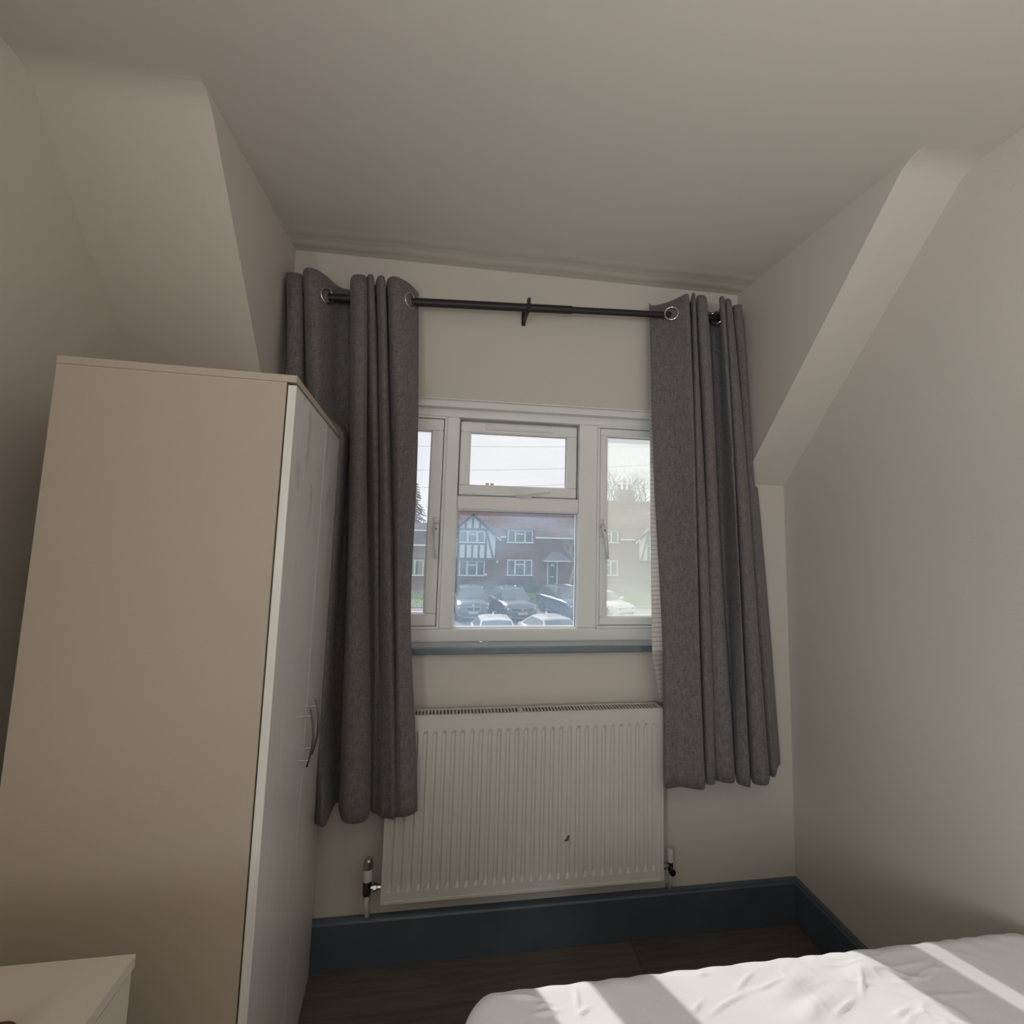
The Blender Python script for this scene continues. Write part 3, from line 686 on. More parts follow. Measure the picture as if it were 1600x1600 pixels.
def sheet_mesh(off, nx, ny, wrinkle):
    """Rounded mattress block: top grid carried over rounded edges down the sides."""
    x0, x1, y0, y1, zt, zb = BX0-off, BX1+off, BY0-off, BY1+off, 0.600, 0.365
    rc, re = 0.070, 0.048
    ux = np.linspace(0, 1, nx); uy = 1-np.linspace(0, 1, ny)**1.6       # denser near the foot
    U, V = np.meshgrid(ux, uy)
    # square parameter domain incl. sides: distance beyond edge wraps down
    ext = 0.26
    X = x0-ext + (x1-x0+2*ext)*U; Y = y0-ext + (y1-y0+2*ext)*V
    cxm, cym = (x0+x1)/2, (y0+y1)/2; hx, hy = (x1-x0)/2, (y1-y0)/2
    # signed distance to rounded rectangle inset by re
    qx = np.abs(X-cxm)-(hx-rc); qy = np.abs(Y-cym)-(hy-rc)
    outside = np.hypot(np.maximum(qx, 0), np.maximum(qy, 0)); inside = np.minimum(np.maximum(qx, qy), 0)
    sd = outside+inside-rc                    # >0 beyond the plan outline
    e = 1e-4
    def sdf(X, Y):
        qx = np.abs(X-cxm)-(hx-rc); qy = np.abs(Y-cym)-(hy-rc)
        return np.hypot(np.maximum(qx, 0), np.maximum(qy, 0))+np.minimum(np.maximum(qx, qy), 0)-rc
    gx = (sdf(X+e, Y)-sdf(X-e, Y))/(2*e); gy = (sdf(X, Y+e)-sdf(X, Y-e))/(2*e)
    s = sd + re                               # arc-length coordinate past the start of the roll-over
    q = re*PI/2
    ang = np.clip(s/re, 0, PI/2)
    drop = np.where(s <= 0, 0, np.where(s < q, re*(1-np.cos(ang)), re + (s-q)))
    outw = np.where(s <= 0, s, np.where(s < q, re*np.sin(ang), re))
    bx = X - gx*(s-outw); by = Y - gy*(s-outw)
    bz = zt - np.minimum(drop, zt-zb) 
    nrm = np.stack([gx*np.sin(ang), gy*np.sin(ang), np.cos(ang)], -1)
    h = np.zeros_like(X)
    if wrinkle:
        h += 0.005*vnoise(bx, by, 3.0, 1) + 0.0018*vnoise(bx+0.3*vnoise(bx, by, 5, 3), by, 9.0, 2)
        # ridged fine creases, stronger where the sheet is slack
        wx = bx + 0.05*vnoise(bx, by, 8, 5); wy = by + 0.05*vnoise(bx, by, 8, 6)
        r1 = 1-np.abs(vnoise(wx*1.0, wy*2.6, 11.0, 7))*2; r2 = 1-np.abs(vnoise(wx*1.0+wy, wy*2-wx, 8.0, 9))*2
        slack = np.clip(0.35+1.6*vnoise(bx, by, 3.5, 12), 0, 1)
        h += 0.0034*slack*(np.clip(r1, 0, 1)**10) + 0.0038*slack*(np.clip(r2, 0, 1)**12)
        h *= np.clip((1.20-bx)/0.25, 0.2, 1)*np.clip(1.0+1.2*np.exp(-((bx-0.68)/0.25)**2), 1, 2)
        for k, (a, b) in enumerate(CRE):
            ax, ay = a; dx, dy = b[0]-ax, b[1]-ay; L2 = dx*dx+dy*dy
            wob = 0.008*vnoise(bx, by, 22, 30+k)
            t = np.clip(((bx-ax)*dx+(by-ay)*dy)/L2, 0, 1); px = ax+t*dx; py = ay+t*dy + wob
            dist = np.hypot(bx-px, by-py); w = 0.020 if k in SOFT else 0.0038
            amp = (0.008 if k in SOFT else 0.0050)*np.sin(PI*np.clip(t, 0.08, 0.92))
            h += amp*np.exp(-(dist/w)**2)
        h *= np.clip((-sd-0.012)/0.05, 0.12, 1)
        # drag folds on the corner and the side
        h += np.clip(sd+0.08, 0, 0.1)*10*0.0016*np.sin(90*(bx+by)+18*vnoise(bx, by, 6, 21))*np.clip(1+2*vnoise(bx, by, 4, 22), 0, 1)
    bx = bx + nrm[..., 0]*h; by = by+nrm[..., 1]*h; bz = bz+nrm[..., 2]*h
    vs = np.stack([bx-cx, by-cy, bz], -1).reshape(-1, 3)
    idx = np.arange(nx*ny).reshape(ny, nx)
    fs = np.stack([idx[:-1, :-1], idx[:-1, 1:], idx[1:, 1:], idx[1:, :-1]], -1).reshape(-1, 4)
    return vs.tolist(), fs.tolist()
mt = empty('mattress', (cx, cy, 0))
tag(mt, 'thick mattress in a creased white fitted sheet on the divan base', 'mattress')
vs, fs = sheet_mesh(0.0, 420, 560, True)
MB().add(vs, fs).build('fitted_sheet', SHEET, mt, smooth='all')
MB().box(BX0+0.03-cx, BX1-0.03-cx, BY0+0.03-cy, BY1-0.03-cy, 0.362, 0.575).build('core', mat('mattress_ticking', (0.6, 0.6, 0.58), rough=0.9), mt, bevel=0.03, segs=3)

# ------------------------------------------------------------------ outside: street, terrace, cars
GZ = -3.5
GRASS = mat('winter_grass', (0.165, 0.235, 0.060), rough=0.95, noise=0.35, nscale=1.5, bump=0.6, bscale=12)
TARMAC = mat('tarmac', (0.20, 0.20, 0.205), rough=0.9, noise=0.15, nscale=2, bump=0.3, bscale=40)
BRICK = brick_mat('terrace_brick', (0.30, 0.165, 0.130), (0.22, 0.125, 0.105), (0.30, 0.26, 0.24), 2.3)
BRICK2 = brick_mat('pale_brick', (0.27, 0.165, 0.14), (0.20, 0.12, 0.10), (0.27, 0.23, 0.21), 2.3)
TILE = brick_mat('red_roof_tiles', (0.42, 0.24, 0.185), (0.32, 0.18, 0.14), (0.10, 0.06, 0.05), 1.7, 0.4, 0.34, bump=0.8)
SLATE = brick_mat('grey_roof_slates', (0.17, 0.18, 0.20), (0.13, 0.14, 0.16), (0.06, 0.06, 0.07), 1.7, 0.5, 0.34, bump=0.8)
RENDERW = mat('white_render', (0.72, 0.74, 0.74), rough=0.8, noise=0.03, nscale=3)
TIMBER = mat('dark_stained_timber', (0.045, 0.075, 0.095), rough=0.7, noise=0.2, nscale=6)
HFRAME = mat('white_house_frames', (0.78, 0.80, 0.80), rough=0.4)
HPANE = mat('house_window_glass', (0.13, 0.16, 0.17), rough=0.08, spec=0.8)
NETC = mat('net_curtain', (0.50, 0.52, 0.50), rough=0.9, noise=0.3, nscale=7, stretch=(2, 1, 0.3))
DOORB = mat('dark_blue_door_paint', (0.05, 0.09, 0.12), rough=0.4)
LEAD = mat('porch_lead', (0.20, 0.21, 0.23), rough=0.7, noise=0.1, nscale=3)
FENCE = mat('weathered_fence_boards', (0.20, 0.21, 0.19), rough=0.9, noise=0.25, nscale=4, stretch=(4, 1, 0.5))
POT = mat('terracotta_pot', (0.34, 0.20, 0.14), rough=0.8)
EVER = mat('evergreen_needles', (0.06, 0.13, 0.13), rough=0.9, noise=0.35, nscale=3)
BARK = mat('grey_bark', (0.16, 0.14, 0.13), rough=0.9, noise=0.2, nscale=10)
HEDGE = mat('dark_hedge', (0.05, 0.075, 0.05), rough=0.95, noise=0.4, nscale=6)
WIRE = mat('cable', (0.38, 0.38, 0.39), rough=0.7)

tag(MB().box(-60, 90, 31.5, 90, GZ-0.4, GZ+0.06).build('lawn', GRASS), 'green front lawn between the parked cars and the brick terrace', 'lawn', kind='structure')
road = MB().box(-60, 90, 4, 31.4, GZ-0.5, GZ).build('road', TARMAC); tag(road, kind='structure')
kerb = MB().box(-60, 90, 31.4, 31.5, GZ-0.5, GZ+0.10).build('kerb', mat('kerb_stone', (0.35, 0.34, 0.33), rough=0.9)); tag(kerb, kind='structure')
gv = []; gf = []; rg = random.Random(4)
for k in range(14000):
    x = rg.uniform(-9, 19); y = 31.5+8.2*rg.random()**1.2; h = rg.uniform(0.04, 0.16); a = rg.uniform(0, PI); w = 0.02
    n = len(gv); z = GZ+0.05
    gv += [(x-w*math.cos(a), y-w*math.sin(a), z), (x+w*math.cos(a), y+w*math.sin(a), z), (x+rg.uniform(-.05, .05), y+rg.uniform(-.05, .05), z+h)]; gf.append((n, n+1, n+2))
me_ = MB().add(gv, gf).build('grass_blades', GRASS); tag(me_, 'tufts of green grass on the front lawn', 'grass', kind='stuff')

def hwin(x0, x1, z0, z1, y, parent, panes=3, net=True):
    """Three-light casement window of a house: sill, frame, and a pane for each light; the middle light has a transom."""
    f = MB(); t = 0.085
    f.box(x0, x1, y-0.07, y+0.05, z1-t, z1); f.box(x0-0.06, x1+0.06, y-0.14, y+0.05, z0-0.03, z0+t*0.8)
    f.box(x0, x0+t, y-0.07, y+0.05, z0+t, z1-t); f.box(x1-t, x1, y-0.07, y+0.05, z0+t, z1-t)
    xs = [x0+t] + [x0+(x1-x0)*q for q in ((0.31, 0.69) if panes == 3 else (0.5,))] + [x1-t]
    for q in xs[1:-1]: f.box(q-0.055, q+0.055, y-0.065, y+0.05, z0+t, z1-t)
    if panes == 3: f.box(xs[1], xs[2], y-0.065, y+0.05, z0+(z1-z0)*0.66, z0+(z1-z0)*0.66+0.09)
    fr = f.build('window', HFRAME, parent, bevel=0.006)
    for a, b in zip(xs[:-1], xs[1:]):
        MB().box(a, b, y-0.01, y+0.005, z0+t*0.5, z1-t*0.5).build('pane', HPANE, fr)
        if net: MB().box(a+0.02, a+(b-a)*0.45, y+0.012, y+0.03, z0+t, z1-t).build('net_curtain', NETC, fr)
    return fr
HPANE.node_tree.nodes['Principled BSDF'].inputs['Alpha'].default_value = 0.55

def wall_with_holes(x0, x1, z0, z1, y0, y1, holes):
    mb = MB(); xs = sorted({x0, x1, *[h[0] for h in holes], *[h[1] for h in holes]}); zs = sorted({z0, z1, *[h[2] for h in holes], *[h[3] for h in holes]})
    xs = [x for x in xs if x0 <= x <= x1]; zs = [z for z in zs if z0 <= z <= z1]
    for a, b in zip(xs[:-1], xs[1:]):
        for c, d in zip(zs[:-1], zs[1:]):
            mx_, mz_ = (a+b)/2, (c+d)/2
            if not any(h[0] < mx_ < h[1] and h[2] < mz_ < h[3] for h in holes): mb.box(a, b, y0, y1, c, d)
    return mb

def half_timbered_gable(hs, xp, zp, mirror=1):
    """Projecting gable: xp/zp = peak; mirror=-1 flips it."""
    g = lambda x: xp + mirror*(x-1.85)
    yg = 39.55
    # rendered gable wall as a pentagon
    poly = [(g(-0.35), -0.85), (g(3.66), -0.85), (g(3.74), 0.95), (g(1.85), 2.48), (g(-0.05), 0.95)]
    hole = (min(g(0.86), g(2.86)), max(g(0.86), g(2.86)), 0.385, 1.335)
    gw = MB()
    a, b = min(g(0.75), g(2.97)), max(g(0.75), g(2.97))
    gw.prism([(g(-0.35), -0.85), (g(0.86), -0.85), (g(0.86), 1.68), (g(-0.05), 0.95)], yg, yg+0.25, 'y')
    gw.prism([(g(2.86), -0.85), (g(3.66), -0.85), (g(3.74), 0.95), (g(2.86), 1.66)], yg, yg+0.25, 'y')
    gw.prism([(g(0.86), -0.85), (g(2.86), -0.85), (g(2.86), 0.385), (g(0.86), 0.385)], yg, yg+0.25, 'y')
    gw.prism([(g(0.86), 1.335), (g(2.86), 1.335), (g(2.86), 1.66), (g(1.85), 2.48), (g(0.86), 1.68)], yg, yg+0.25, 'y')
    gw.build('gable_wall', RENDERW, hs)
    w = 0.075
    def tb(x0, z0, x1, z1, ww=w):
        dx, dz = x1-x0, z1-z0; L = math.hypot(dx, dz); nx, nz = -dz/L*ww, dx/L*ww
        MB().prism([(x0+nx, z0+nz), (x1+nx, z1+nz), (x1-nx, z1-nz), (x0-nx, z0-nz)], yg-0.05, yg+0.02, 'y').build('timber', TIMBER, hs)
    for x in (0.80, 2.94): tb(g(x), -0.85, g(x), 1.45, 0.09)
    for x in (1.36, 1.88, 2.40): tb(g(x), -0.80, g(x), 0.28)
    for x, zt in ((1.30, 1.95), (1.86, 2.40), (2.42, 1.95)): tb(g(x), 1.50, g(x), zt)
    tb(g(0.72), 1.44, g(3.05), 1.44, 0.10); tb(g(0.72), 0.30, g(3.0), 0.30, 0.07); tb(g(-0.35), -0.92, g(3.66), -0.92, 0.11)
    tb(g(3.02), 1.20, g(3.55), -0.78, 0.07); tb(g(0.70), 1.20, g(0.10), -0.78, 0.07)
    # black barge boards up both verges
    for xe, ze in ((g(4.15), 0.62), (g(-0.40), 0.62)):
        dx, dz = g(1.85)-xe, 2.62-ze; L = math.hypot(dx, dz); n = (-dz/L*0.09, dx/L*0.09)
        MB().prism([(xe+n[0], ze+n[1]), (g(1.85)+n[0], 2.62+n[1]), (g(1.85)-n[0], 2.62-n[1]), (xe-n[0], ze-n[1])], yg-0.25, yg-0.19, 'y').build('barge_board', TIMBER, hs)
        dx2 = (xe-g(1.85))*0.16
        MB().prism([(xe, ze+0.05), (xe-dx2, ze+0.05-0.16*(ze-2.62)), (xe-dx2, ze-0.07-0.16*(ze-2.62)), (xe, ze-0.10)], yg-0.30, yg-0.26, 'y').build('verge_cap', HFRAME, hs)
    # gable roof slabs running back into the main roof
    for xe, ze in ((g(4.15), 0.66), (g(-0.40), 0.66)):
        MB().add([(g(1.85), yg-0.25, 2.72), (xe, yg-0.25, ze+0.10), (xe, 41.0, ze+0.10), (g(1.85), 42.2, 2.72),
                  (g(1.85), yg-0.25, 2.60), (xe, yg-0.25, ze-0.02), (xe, 41.0, ze-0.02), (g(1.85), 42.2, 2.60)],
                 [(0, 1, 2, 3), (7, 6, 5, 4), (0, 4, 5, 1), (1, 5, 6, 2), (2, 6, 7, 3), (3, 7, 4, 0)]).build('gable_roof', TILE, hs)
    wn_ = hwin(min(g(0.86), g(2.86)), max(g(0.86), g(2.86)), 0.385, 1.335, yg+0.05, hs)

def chimney(x0, x1, z0, z1, y, parent, pots=2):
    c = MB().box(x0, x1, y-0.5, y+0.5, z0, z1).box(x0-0.07, x1+0.07, y-0.57, y+0.57, z1-0.28, z1-0.12)
    cb = c.build('chimney', BRICK, parent)
    for k in range(pots):
        x = x0 + (x1-x0)*(k+0.5)/pots
        MB().lathe([(0.0001, 0), (0.17, 0), (0.13, 0.10), (0.13, 0.42), (0.17, 0.44), (0.17, 0.50), (0.0001, 0.50)], (x, y, z1), 12).build('chimney_pot', POT, cb, smooth=True)

hs = empty('terraced_house', (0, 0, 0))
tag(hs, 'long brick terrace with red tiled roof and blue-black half-timbered gables across the road', 'house')
HY = 39.8
holes = [(0.90, 2.93, -2.235, -1.03), (4.76, 6.80, -2.18, -0.92), (4.70, 6.78, 0.45, 0.95), (8.05, 8.92, -3.5, -0.98),
         (12.10, 14.05, -2.10, -0.86), (12.10, 14.05, 0.60, 1.30)]
wall_with_holes(-1.15, 24.0, GZ, 0.95, HY, HY+0.30, holes).build('brick_wall', BRICK, hs)
MB().box(-1.15, -0.85, HY, 47.5, GZ, 0.95).build('end_wall', BRICK, hs); MB().box(23.7, 24.0, HY, 47.5, GZ, 0.95).build('end_wall', BRICK, hs)
MB().box(-1.15, 24.0, 47.2, 47.5, GZ, 0.95).build('rear_wall', BRICK, hs)
# main roof: courses of tiles, each course proud of the one above, up to about 28 of them
nc = 28; y0r, z0r, y1r, z1r = HY-0.35, 0.86, 43.9, 4.30
for k in range(nc):
    a, b = k/nc, (k+1)/nc
    ya, za, yb, zb_ = y0r+(y1r-y0r)*a, z0r+(z1r-z0r)*a, y0r+(y1r-y0r)*b, z0r+(z1r-z0r)*b
    gl = max(0.0, 2.62-za)*1.10
    cuts = [(1.85-gl, 1.85+gl+0.02), (17.75-gl-0.02, 17.75+gl)] if gl > 0 else []
    if za < 1.50: cuts += [(4.60, 6.88)]
    if za < 1.62: cuts += [(11.99, 14.16)]
    spans = []; x0_ = -1.35
    for ca, cb in sorted(cuts):
        if ca > x0_: spans.append((x0_, ca))
        x0_ = max(x0_, cb)
    spans.append((x0_, 24.2))
    for xa, xb in spans: MB().prism([(ya, za), (ya, za+0.075), (yb, zb_+0.02), (yb, zb_-0.05)], xa, xb, 'x').build('tile_course', TILE, hs)
MB().prism([(40.35, 1.30), (40.35, 1.38), (43.9, 4.14), (43.9, 4.04)], -1.15, 24.0, 'x').build('sun_block_deck', TIMBER, hs)  # added under the tiles to block sun leaking through the roof gaps
MB().prism([(y1r, z1r), (y1r, z1r-0.06), (48.2, 0.80), (48.3, 0.86)], -1.35, 24.2, 'x').build('rear_roof', TILE, hs)
MB().tube([(-1.35, y1r, z1r+0.02), (24.2, y1r, z1r+0.02)], 0.12, 10).build('ridge_tile', TILE, hs, smooth=True)
MB().prism([(HY, 0.9), (43.9, 4.2), (47.5, 0.9)], -1.15, -0.85, 'x').build('gable_end', BRICK, hs)
half_timbered_gable(hs, 1.85, 2.48, 1)
half_timbered_gable(hs, 17.75, 2.48, -1)
hwin(0.90, 2.93, -2.235, -1.03, HY+0.04, hs); hwin(4.76, 6.80, -2.18, -0.92, HY+0.04, hs); hwin(12.10, 14.05, -2.10, -0.86, HY+0.04, hs)
for xa, xb, za, zb_ in ((4.70, 6.78, 0.45, 1.46), (12.10, 14.05, 0.60, 1.62)):
    hwin(xa, xb, za, zb_, HY-0.05, hs)
    MB().box(xa-0.10, xb+0.10, HY+0.02, 41.6, 0.9, zb_+0.02).build('dormer_cheek', BRICK, hs)
    MB().box(xa-0.22, xb+0.22, HY-0.32, 41.9, zb_+0.02, zb_+0.13).build('dormer_roof', LEAD, hs, bevel=0.01)
for xa, xb in ((4.1, 4.55), (6.95, 11.9), (14.2, 15.4)):
    MB().prism([(HY-0.42, 0.84), (HY-0.42, 0.95), (HY-0.26, 0.95), (HY-0.26, 0.80)], xa, xb, 'x').build('gutter', HFRAME, hs)
# front door, surround, letterbox, fanlight and hipped porch
dr = MB().box(8.14, 8.83, HY+0.10, HY+0.15, -3.35, -1.06).build('door', DOORB, hs, bevel=0.01)
MB().box(8.32, 8.65, HY+0.07, HY+0.10, -2.30, -2.22).build('letterbox', HFRAME, dr)
MB().prism([(8.28, -1.42), (8.69, -1.42), (8.62, -1.24), (8.485, -1.17), (8.35, -1.24)], HY+0.08, HY+0.10, 'y').build('fanlight', HFRAME, dr)
MB().box(8.05, 8.14, HY-0.04, HY+0.2, GZ, -0.98).box(8.83, 8.92, HY-0.04, HY+0.2, GZ, -0.98).box(8.14, 8.83, HY-0.04, HY+0.2, -1.06, -0.98).build('door_frame', HFRAME, hs)
MB().box(8.0, 8.97, HY-0.5, HY+0.05, GZ, -3.35).build('door_step', LEAD, hs)
MB().add([(7.62, HY-0.9, -0.90), (9.85, HY-0.9, -0.90), (9.85, HY, -0.90), (7.62, HY, -0.90), (8.35, HY, -0.24), (9.05, HY, -0.24), (8.35, HY-0.25, -0.24), (9.05, HY-0.25, -0.24)],
         [(0, 1, 7, 6), (1, 2, 5, 7), (3, 0, 6, 4), (4, 6, 7, 5), (0, 3, 2, 1), (3, 4, 5, 2)]).build('porch_roof', LEAD, hs)
MB().box(7.58, 9.89, HY-0.94, HY, -0.98, -0.90).build('porch_fascia', HFRAME, hs)
chimney(2.98, 3.84, 3.7, 5.08, 43.9, hs); chimney(15.3, 16.8, 3.6, 5.42, 43.9, hs, 3)
for x, z in ((3.05, -2.12), (3.93, -1.1)): MB().lathe([(0.0001, -0.06), (0.09, -0.06), (0.09, 0), (0.0001, 0)], (x, HY, z), 12, 'y').build('flue_vent', HFRAME, hs)

h2 = empty('neighbouring_house', (0, 0, 0))
tag(h2, 'low brick house with grey slate roof at the far left, in front of the evergreen', 'house')
wall_with_holes(-9.0, -1.55, GZ, 0.10, 40.4, 40.7, [(-3.3, -1.90, -2.32, -1.07)]).build('brick_wall', BRICK2, h2)
MB().box(-1.85, -1.55, 40.7, 46, GZ, 0.10).build('end_wall', BRICK2, h2)
hwin(-3.3, -1.90, -2.32, -1.07, 40.45, h2, panes=2)
MB().box(-3.45, -1.75, 40.30, 40.42, -1.05, -0.92).build('lintel', TIMBER, h2)
MB().prism([(40.0, 0.06), (40.0, 0.16), (43.0, 1.9), (43.0, 1.8)], -9.2, -1.45, 'x').build('slate_roof', SLATE, h2)
MB().box(-9.2, -1.45, 39.9, 40.0, 0.04, 0.16).build('gutter', HFRAME, h2)
dm = MB().box(-4.2, -1.9, 40.9, 42.6, 0.3, 1.20).build('dormer', SLATE, h2)
MB().box(-4.1, -2.0, 40.86, 40.9, 0.55, 1.08).build('dormer_pane', HPANE, dm)
MB().box(-4.35, -1.75, 40.7, 42.7, 1.20, 1.30).build('dormer_roof', HFRAME, h2)

# close-boarded fence in front of the terrace
fn = empty('garden_fence', (0, 0, 0)); tag(fn, 'weathered close-boarded fence before the half-timbered gable end', 'fence')
fx = 0.4; bd = []
while fx < 3.75:
    o = MB().box(fx, fx+0.125, 39.10+random.uniform(-0.01, 0.01), 39.13, GZ+0.05, -2.58+random.uniform(-0.03, 0.03)).build('board', FENCE, fn); fx += 0.135
for x in (0.4, 2.05, 3.75): MB().box(x-0.05, x+0.05, 39.13, 39.23, GZ, -2.52).build('post', FENCE, fn)
for z in (-3.2, -2.8): MB().box(0.4, 3.75, 39.13, 39.17, z, z+0.08).build('rail', FENCE, fn)

def blob(name, m_, c, r, seed, parent=None, sub=4, rough=0.25, fr=2.2, squash=1.0):
    import bmesh
    from mathutils import noise
    bm = bmesh.new(); bmesh.ops.create_icosphere(bm, subdivisions=sub, radius=1.0)
    for v_ in bm.verts:
        n = noise.fractal(v_.co*fr + Vector((seed, seed*2, 0)), 1.0, 2.0, 4)
        v_.co = v_.co*(1+rough*n)
        v_.co = Vector((v_.co.x*r[0], v_.co.y*r[1], max(v_.co.z, -0.75)*r[2]))
    me = bpy.data.meshes.new(name); bm.to_mesh(me); bm.free(); me.materials.append(m_)
    o = bpy.data.objects.new(name, me); C.objects.link(o); o.location = c
    if parent: o.parent = parent
    return o
for k, (x, lab) in enumerate(((1.25, 'low dark shrub under the gable window, by the fence'), (4.9, 'left of the two low dark shrubs under the bay beside the door'), (6.5, 'right of the two low dark shrubs under the bay beside the door'))):
    o = blob('shrub', HEDGE, (x, 39.2 if k else 38.6, GZ+0.48), (0.62, 0.30, 0.62), k*3.1)
    tag(o, lab, 'shrub', 'shrubs along the terrace front')

# evergreen behind the left house: trunk and drooping whorls of needled branches
ev = empty('evergreen_tree', (-3.7, 52, GZ)); tag(ev, 'tall dark blue-green conifer behind the house at far left', 'tree')
MB().tube([(0, 0, 0), (0, 0, 9.6)], [0.22, 0.03], 8).build('trunk', BARK, ev)
re_ = random.Random(5); ef = MB()
for lv_ in range(30):
    z = 1.8 + lv_*0.265; R_ = max(0.15, 3.3*(1-(z-1.5)/8.6))
    for k in range(13):
        a = re_.uniform(0, 2*PI); r = R_*re_.uniform(0.7, 1.1)
        for q in range(7):
            t0 = 0.15+q*0.12; c0 = Vector((math.cos(a)*r*t0, math.sin(a)*r*t0, z-0.35*r*t0*t0+re_.uniform(-0.05, 0.05)))
            u_ = Vector((math.cos(a+re_.uniform(-1, 1)), math.sin(a+re_.uniform(-1, 1)), re_.uniform(-0.5, 0.1)))*0.30; w_ = Vector((-u_.y, u_.x, re_.uniform(-0.12, 0.12)))*0.35
            ef.add([c0-w_, c0+u_, c0+w_, c0-u_*0.6+Vector((0, 0, 0.1))], [(0, 1, 2), (0, 2, 3)])
f_ = ef.build('foliage', EVER, ev); f_['kind'] = 'stuff'

def bare_tree(loc, h, seed, label, group=None, m_=BARK):
    rnd = random.Random(seed); t = empty('bare_tree', loc); tag(t, label, 'tree', group)
    tr_ = MB(); br = MB()
    def grow(p, d, L, r, lv):
        pts = [p]; q = Vector(p)
        for k in range(4):
            d = (d + Vector((rnd.uniform(-.18, .18), rnd.uniform(-.18, .18), rnd.uniform(-.02, .12)))).normalized(); q = q + d*L/4; pts.append(q.copy())
        (tr_ if lv == 0 else br).tube(pts, [r*(1-0.14*i) for i in range(5)], 6 if lv < 2 else 3, caps=False)
        if lv < 5:
            for k in range(3 if lv else 5):
                s_ = pts[rnd.choice([2, 3, 4, 4])] if k else pts[4]
                ax = Vector((rnd.uniform(-1, 1), rnd.uniform(-1, 1), rnd.uniform(-0.1, 0.6))).normalized()
                grow(s_, (d*0.75+ax*0.75).normalized(), L*rnd.uniform(0.58, 0.78), r*0.55, lv+1)
    grow(Vector((0, 0, 0)), Vector((0, 0, 1)), h*0.36, h*0.022, 0)
    tr_.build('trunk', m_, t, smooth='all'); o = br.build('branches', m_, t); o['kind'] = 'stuff'
for k, (x, h) in enumerate(((19.4, 13.2), (22.0, 13.8), (25.0, 13.2))):
    bare_tree((x, 60, GZ), h, 20+k, ['leftmost', 'middle', 'rightmost'][k] + ' of the three leafless trees showing over the terrace ridge', 'leafless trees behind the terrace')
bare_tree((9.75, 38.6, GZ), 5.6, 51, 'slender pale leafless sapling right of the blue front door', m_=mat('pale_bark', (0.42, 0.39, 0.37), rough=0.8, noise=0.15, nscale=8))

wires = [((-6.0, 3.30), (5.237, 3.738), (12, 4.48), 'upper overhead cable crossing the sky behind the right casement'),
         ((-6.0, 2.72), (5.702, 3.243), (12, 4.0), 'lower overhead cable just above the terrace chimney'),
         ((-6.0, 3.98), (6.045, 4.498), (12, 4.85), 'highest overhead cable crossing the sky')]
for a, b, c, lab in wires:
    pts = []
    for i in range(25):
        t = i/24
        x = a[0]+(c[0]-a[0])*t; L0 = (b[0]-a[0])/(c[0]-a[0])
        z = a[1]*(t-L0)*(t-1)/(L0) + b[1]*t*(t-1)/(L0*(L0-1)) + c[1]*t*(t-L0)/(1-L0)
        pts.append((x, 15.0, z))
    tag(MB().tube(pts, 0.006, 5).build('overhead_cable', WIRE, smooth='all'), lab, 'cable', 'overhead cables')

# ---- cars
def car_paint(name, col, metal=0.5):
    m_ = mat(name, col, rough=0.25, metal=0.0, coat=1.0, spec=0.5); m_.node_tree.nodes['Principled BSDF'].inputs['Coat Roughness'].default_value = 0.26; return m_ #
CP = {'ink': car_paint('ink_blue_car_paint', (0.045, 0.062, 0.09)), 'graphite': car_paint('graphite_car_paint', (0.075, 0.09, 0.11)),
      'black': car_paint('black_car_paint', (0.03, 0.04, 0.055)), 'white': car_paint('white_car_paint', (0.75, 0.75, 0.74), 0.0), 'silver': car_paint('silver_car_paint', (0.55, 0.56, 0.57), 0.4)}
CGLASS = mat('car_glass', (0.06, 0.085, 0.095), rough=0.05, spec=0.9, coat=1.0)
TYRE = mat('tyre_rubber', (0.025, 0.025, 0.027), rough=0.85)
LAMP = mat('headlamp_lens', (0.55, 0.58, 0.60), rough=0.08, metal=0.3, coat=1.0)
TRIM = mat('black_car_trim', (0.03, 0.033, 0.036), rough=0.5)
PLATE = mat('number_plate', (0.72, 0.72, 0.70), rough=0.4)
INKM = mat('plate_lettering', (0.02, 0.02, 0.02), rough=0.6)
def text_mesh(txt, size, mat_, parent, loc, rz=0, name='lettering'):
    cu = bpy.data.curves.new(name, 'FONT'); cu.body = txt; cu.size = size; cu.align_x = 'CENTER'; cu.align_y = 'CENTER'; cu.extrude = 0.004
    tmp = bpy.data.objects.new(name, cu); C.objects.link(tmp)
    dg = bpy.context.evaluated_depsgraph_get(); me = bpy.data.meshes.new_from_object(tmp.evaluated_get(dg)); bpy.data.objects.remove(tmp)
    me.materials.append(mat_); o = bpy.data.objects.new(name, me); C.objects.link(o); o.parent = parent; o.location = loc; o.rotation_euler = (PI/2, 0, rz); return o

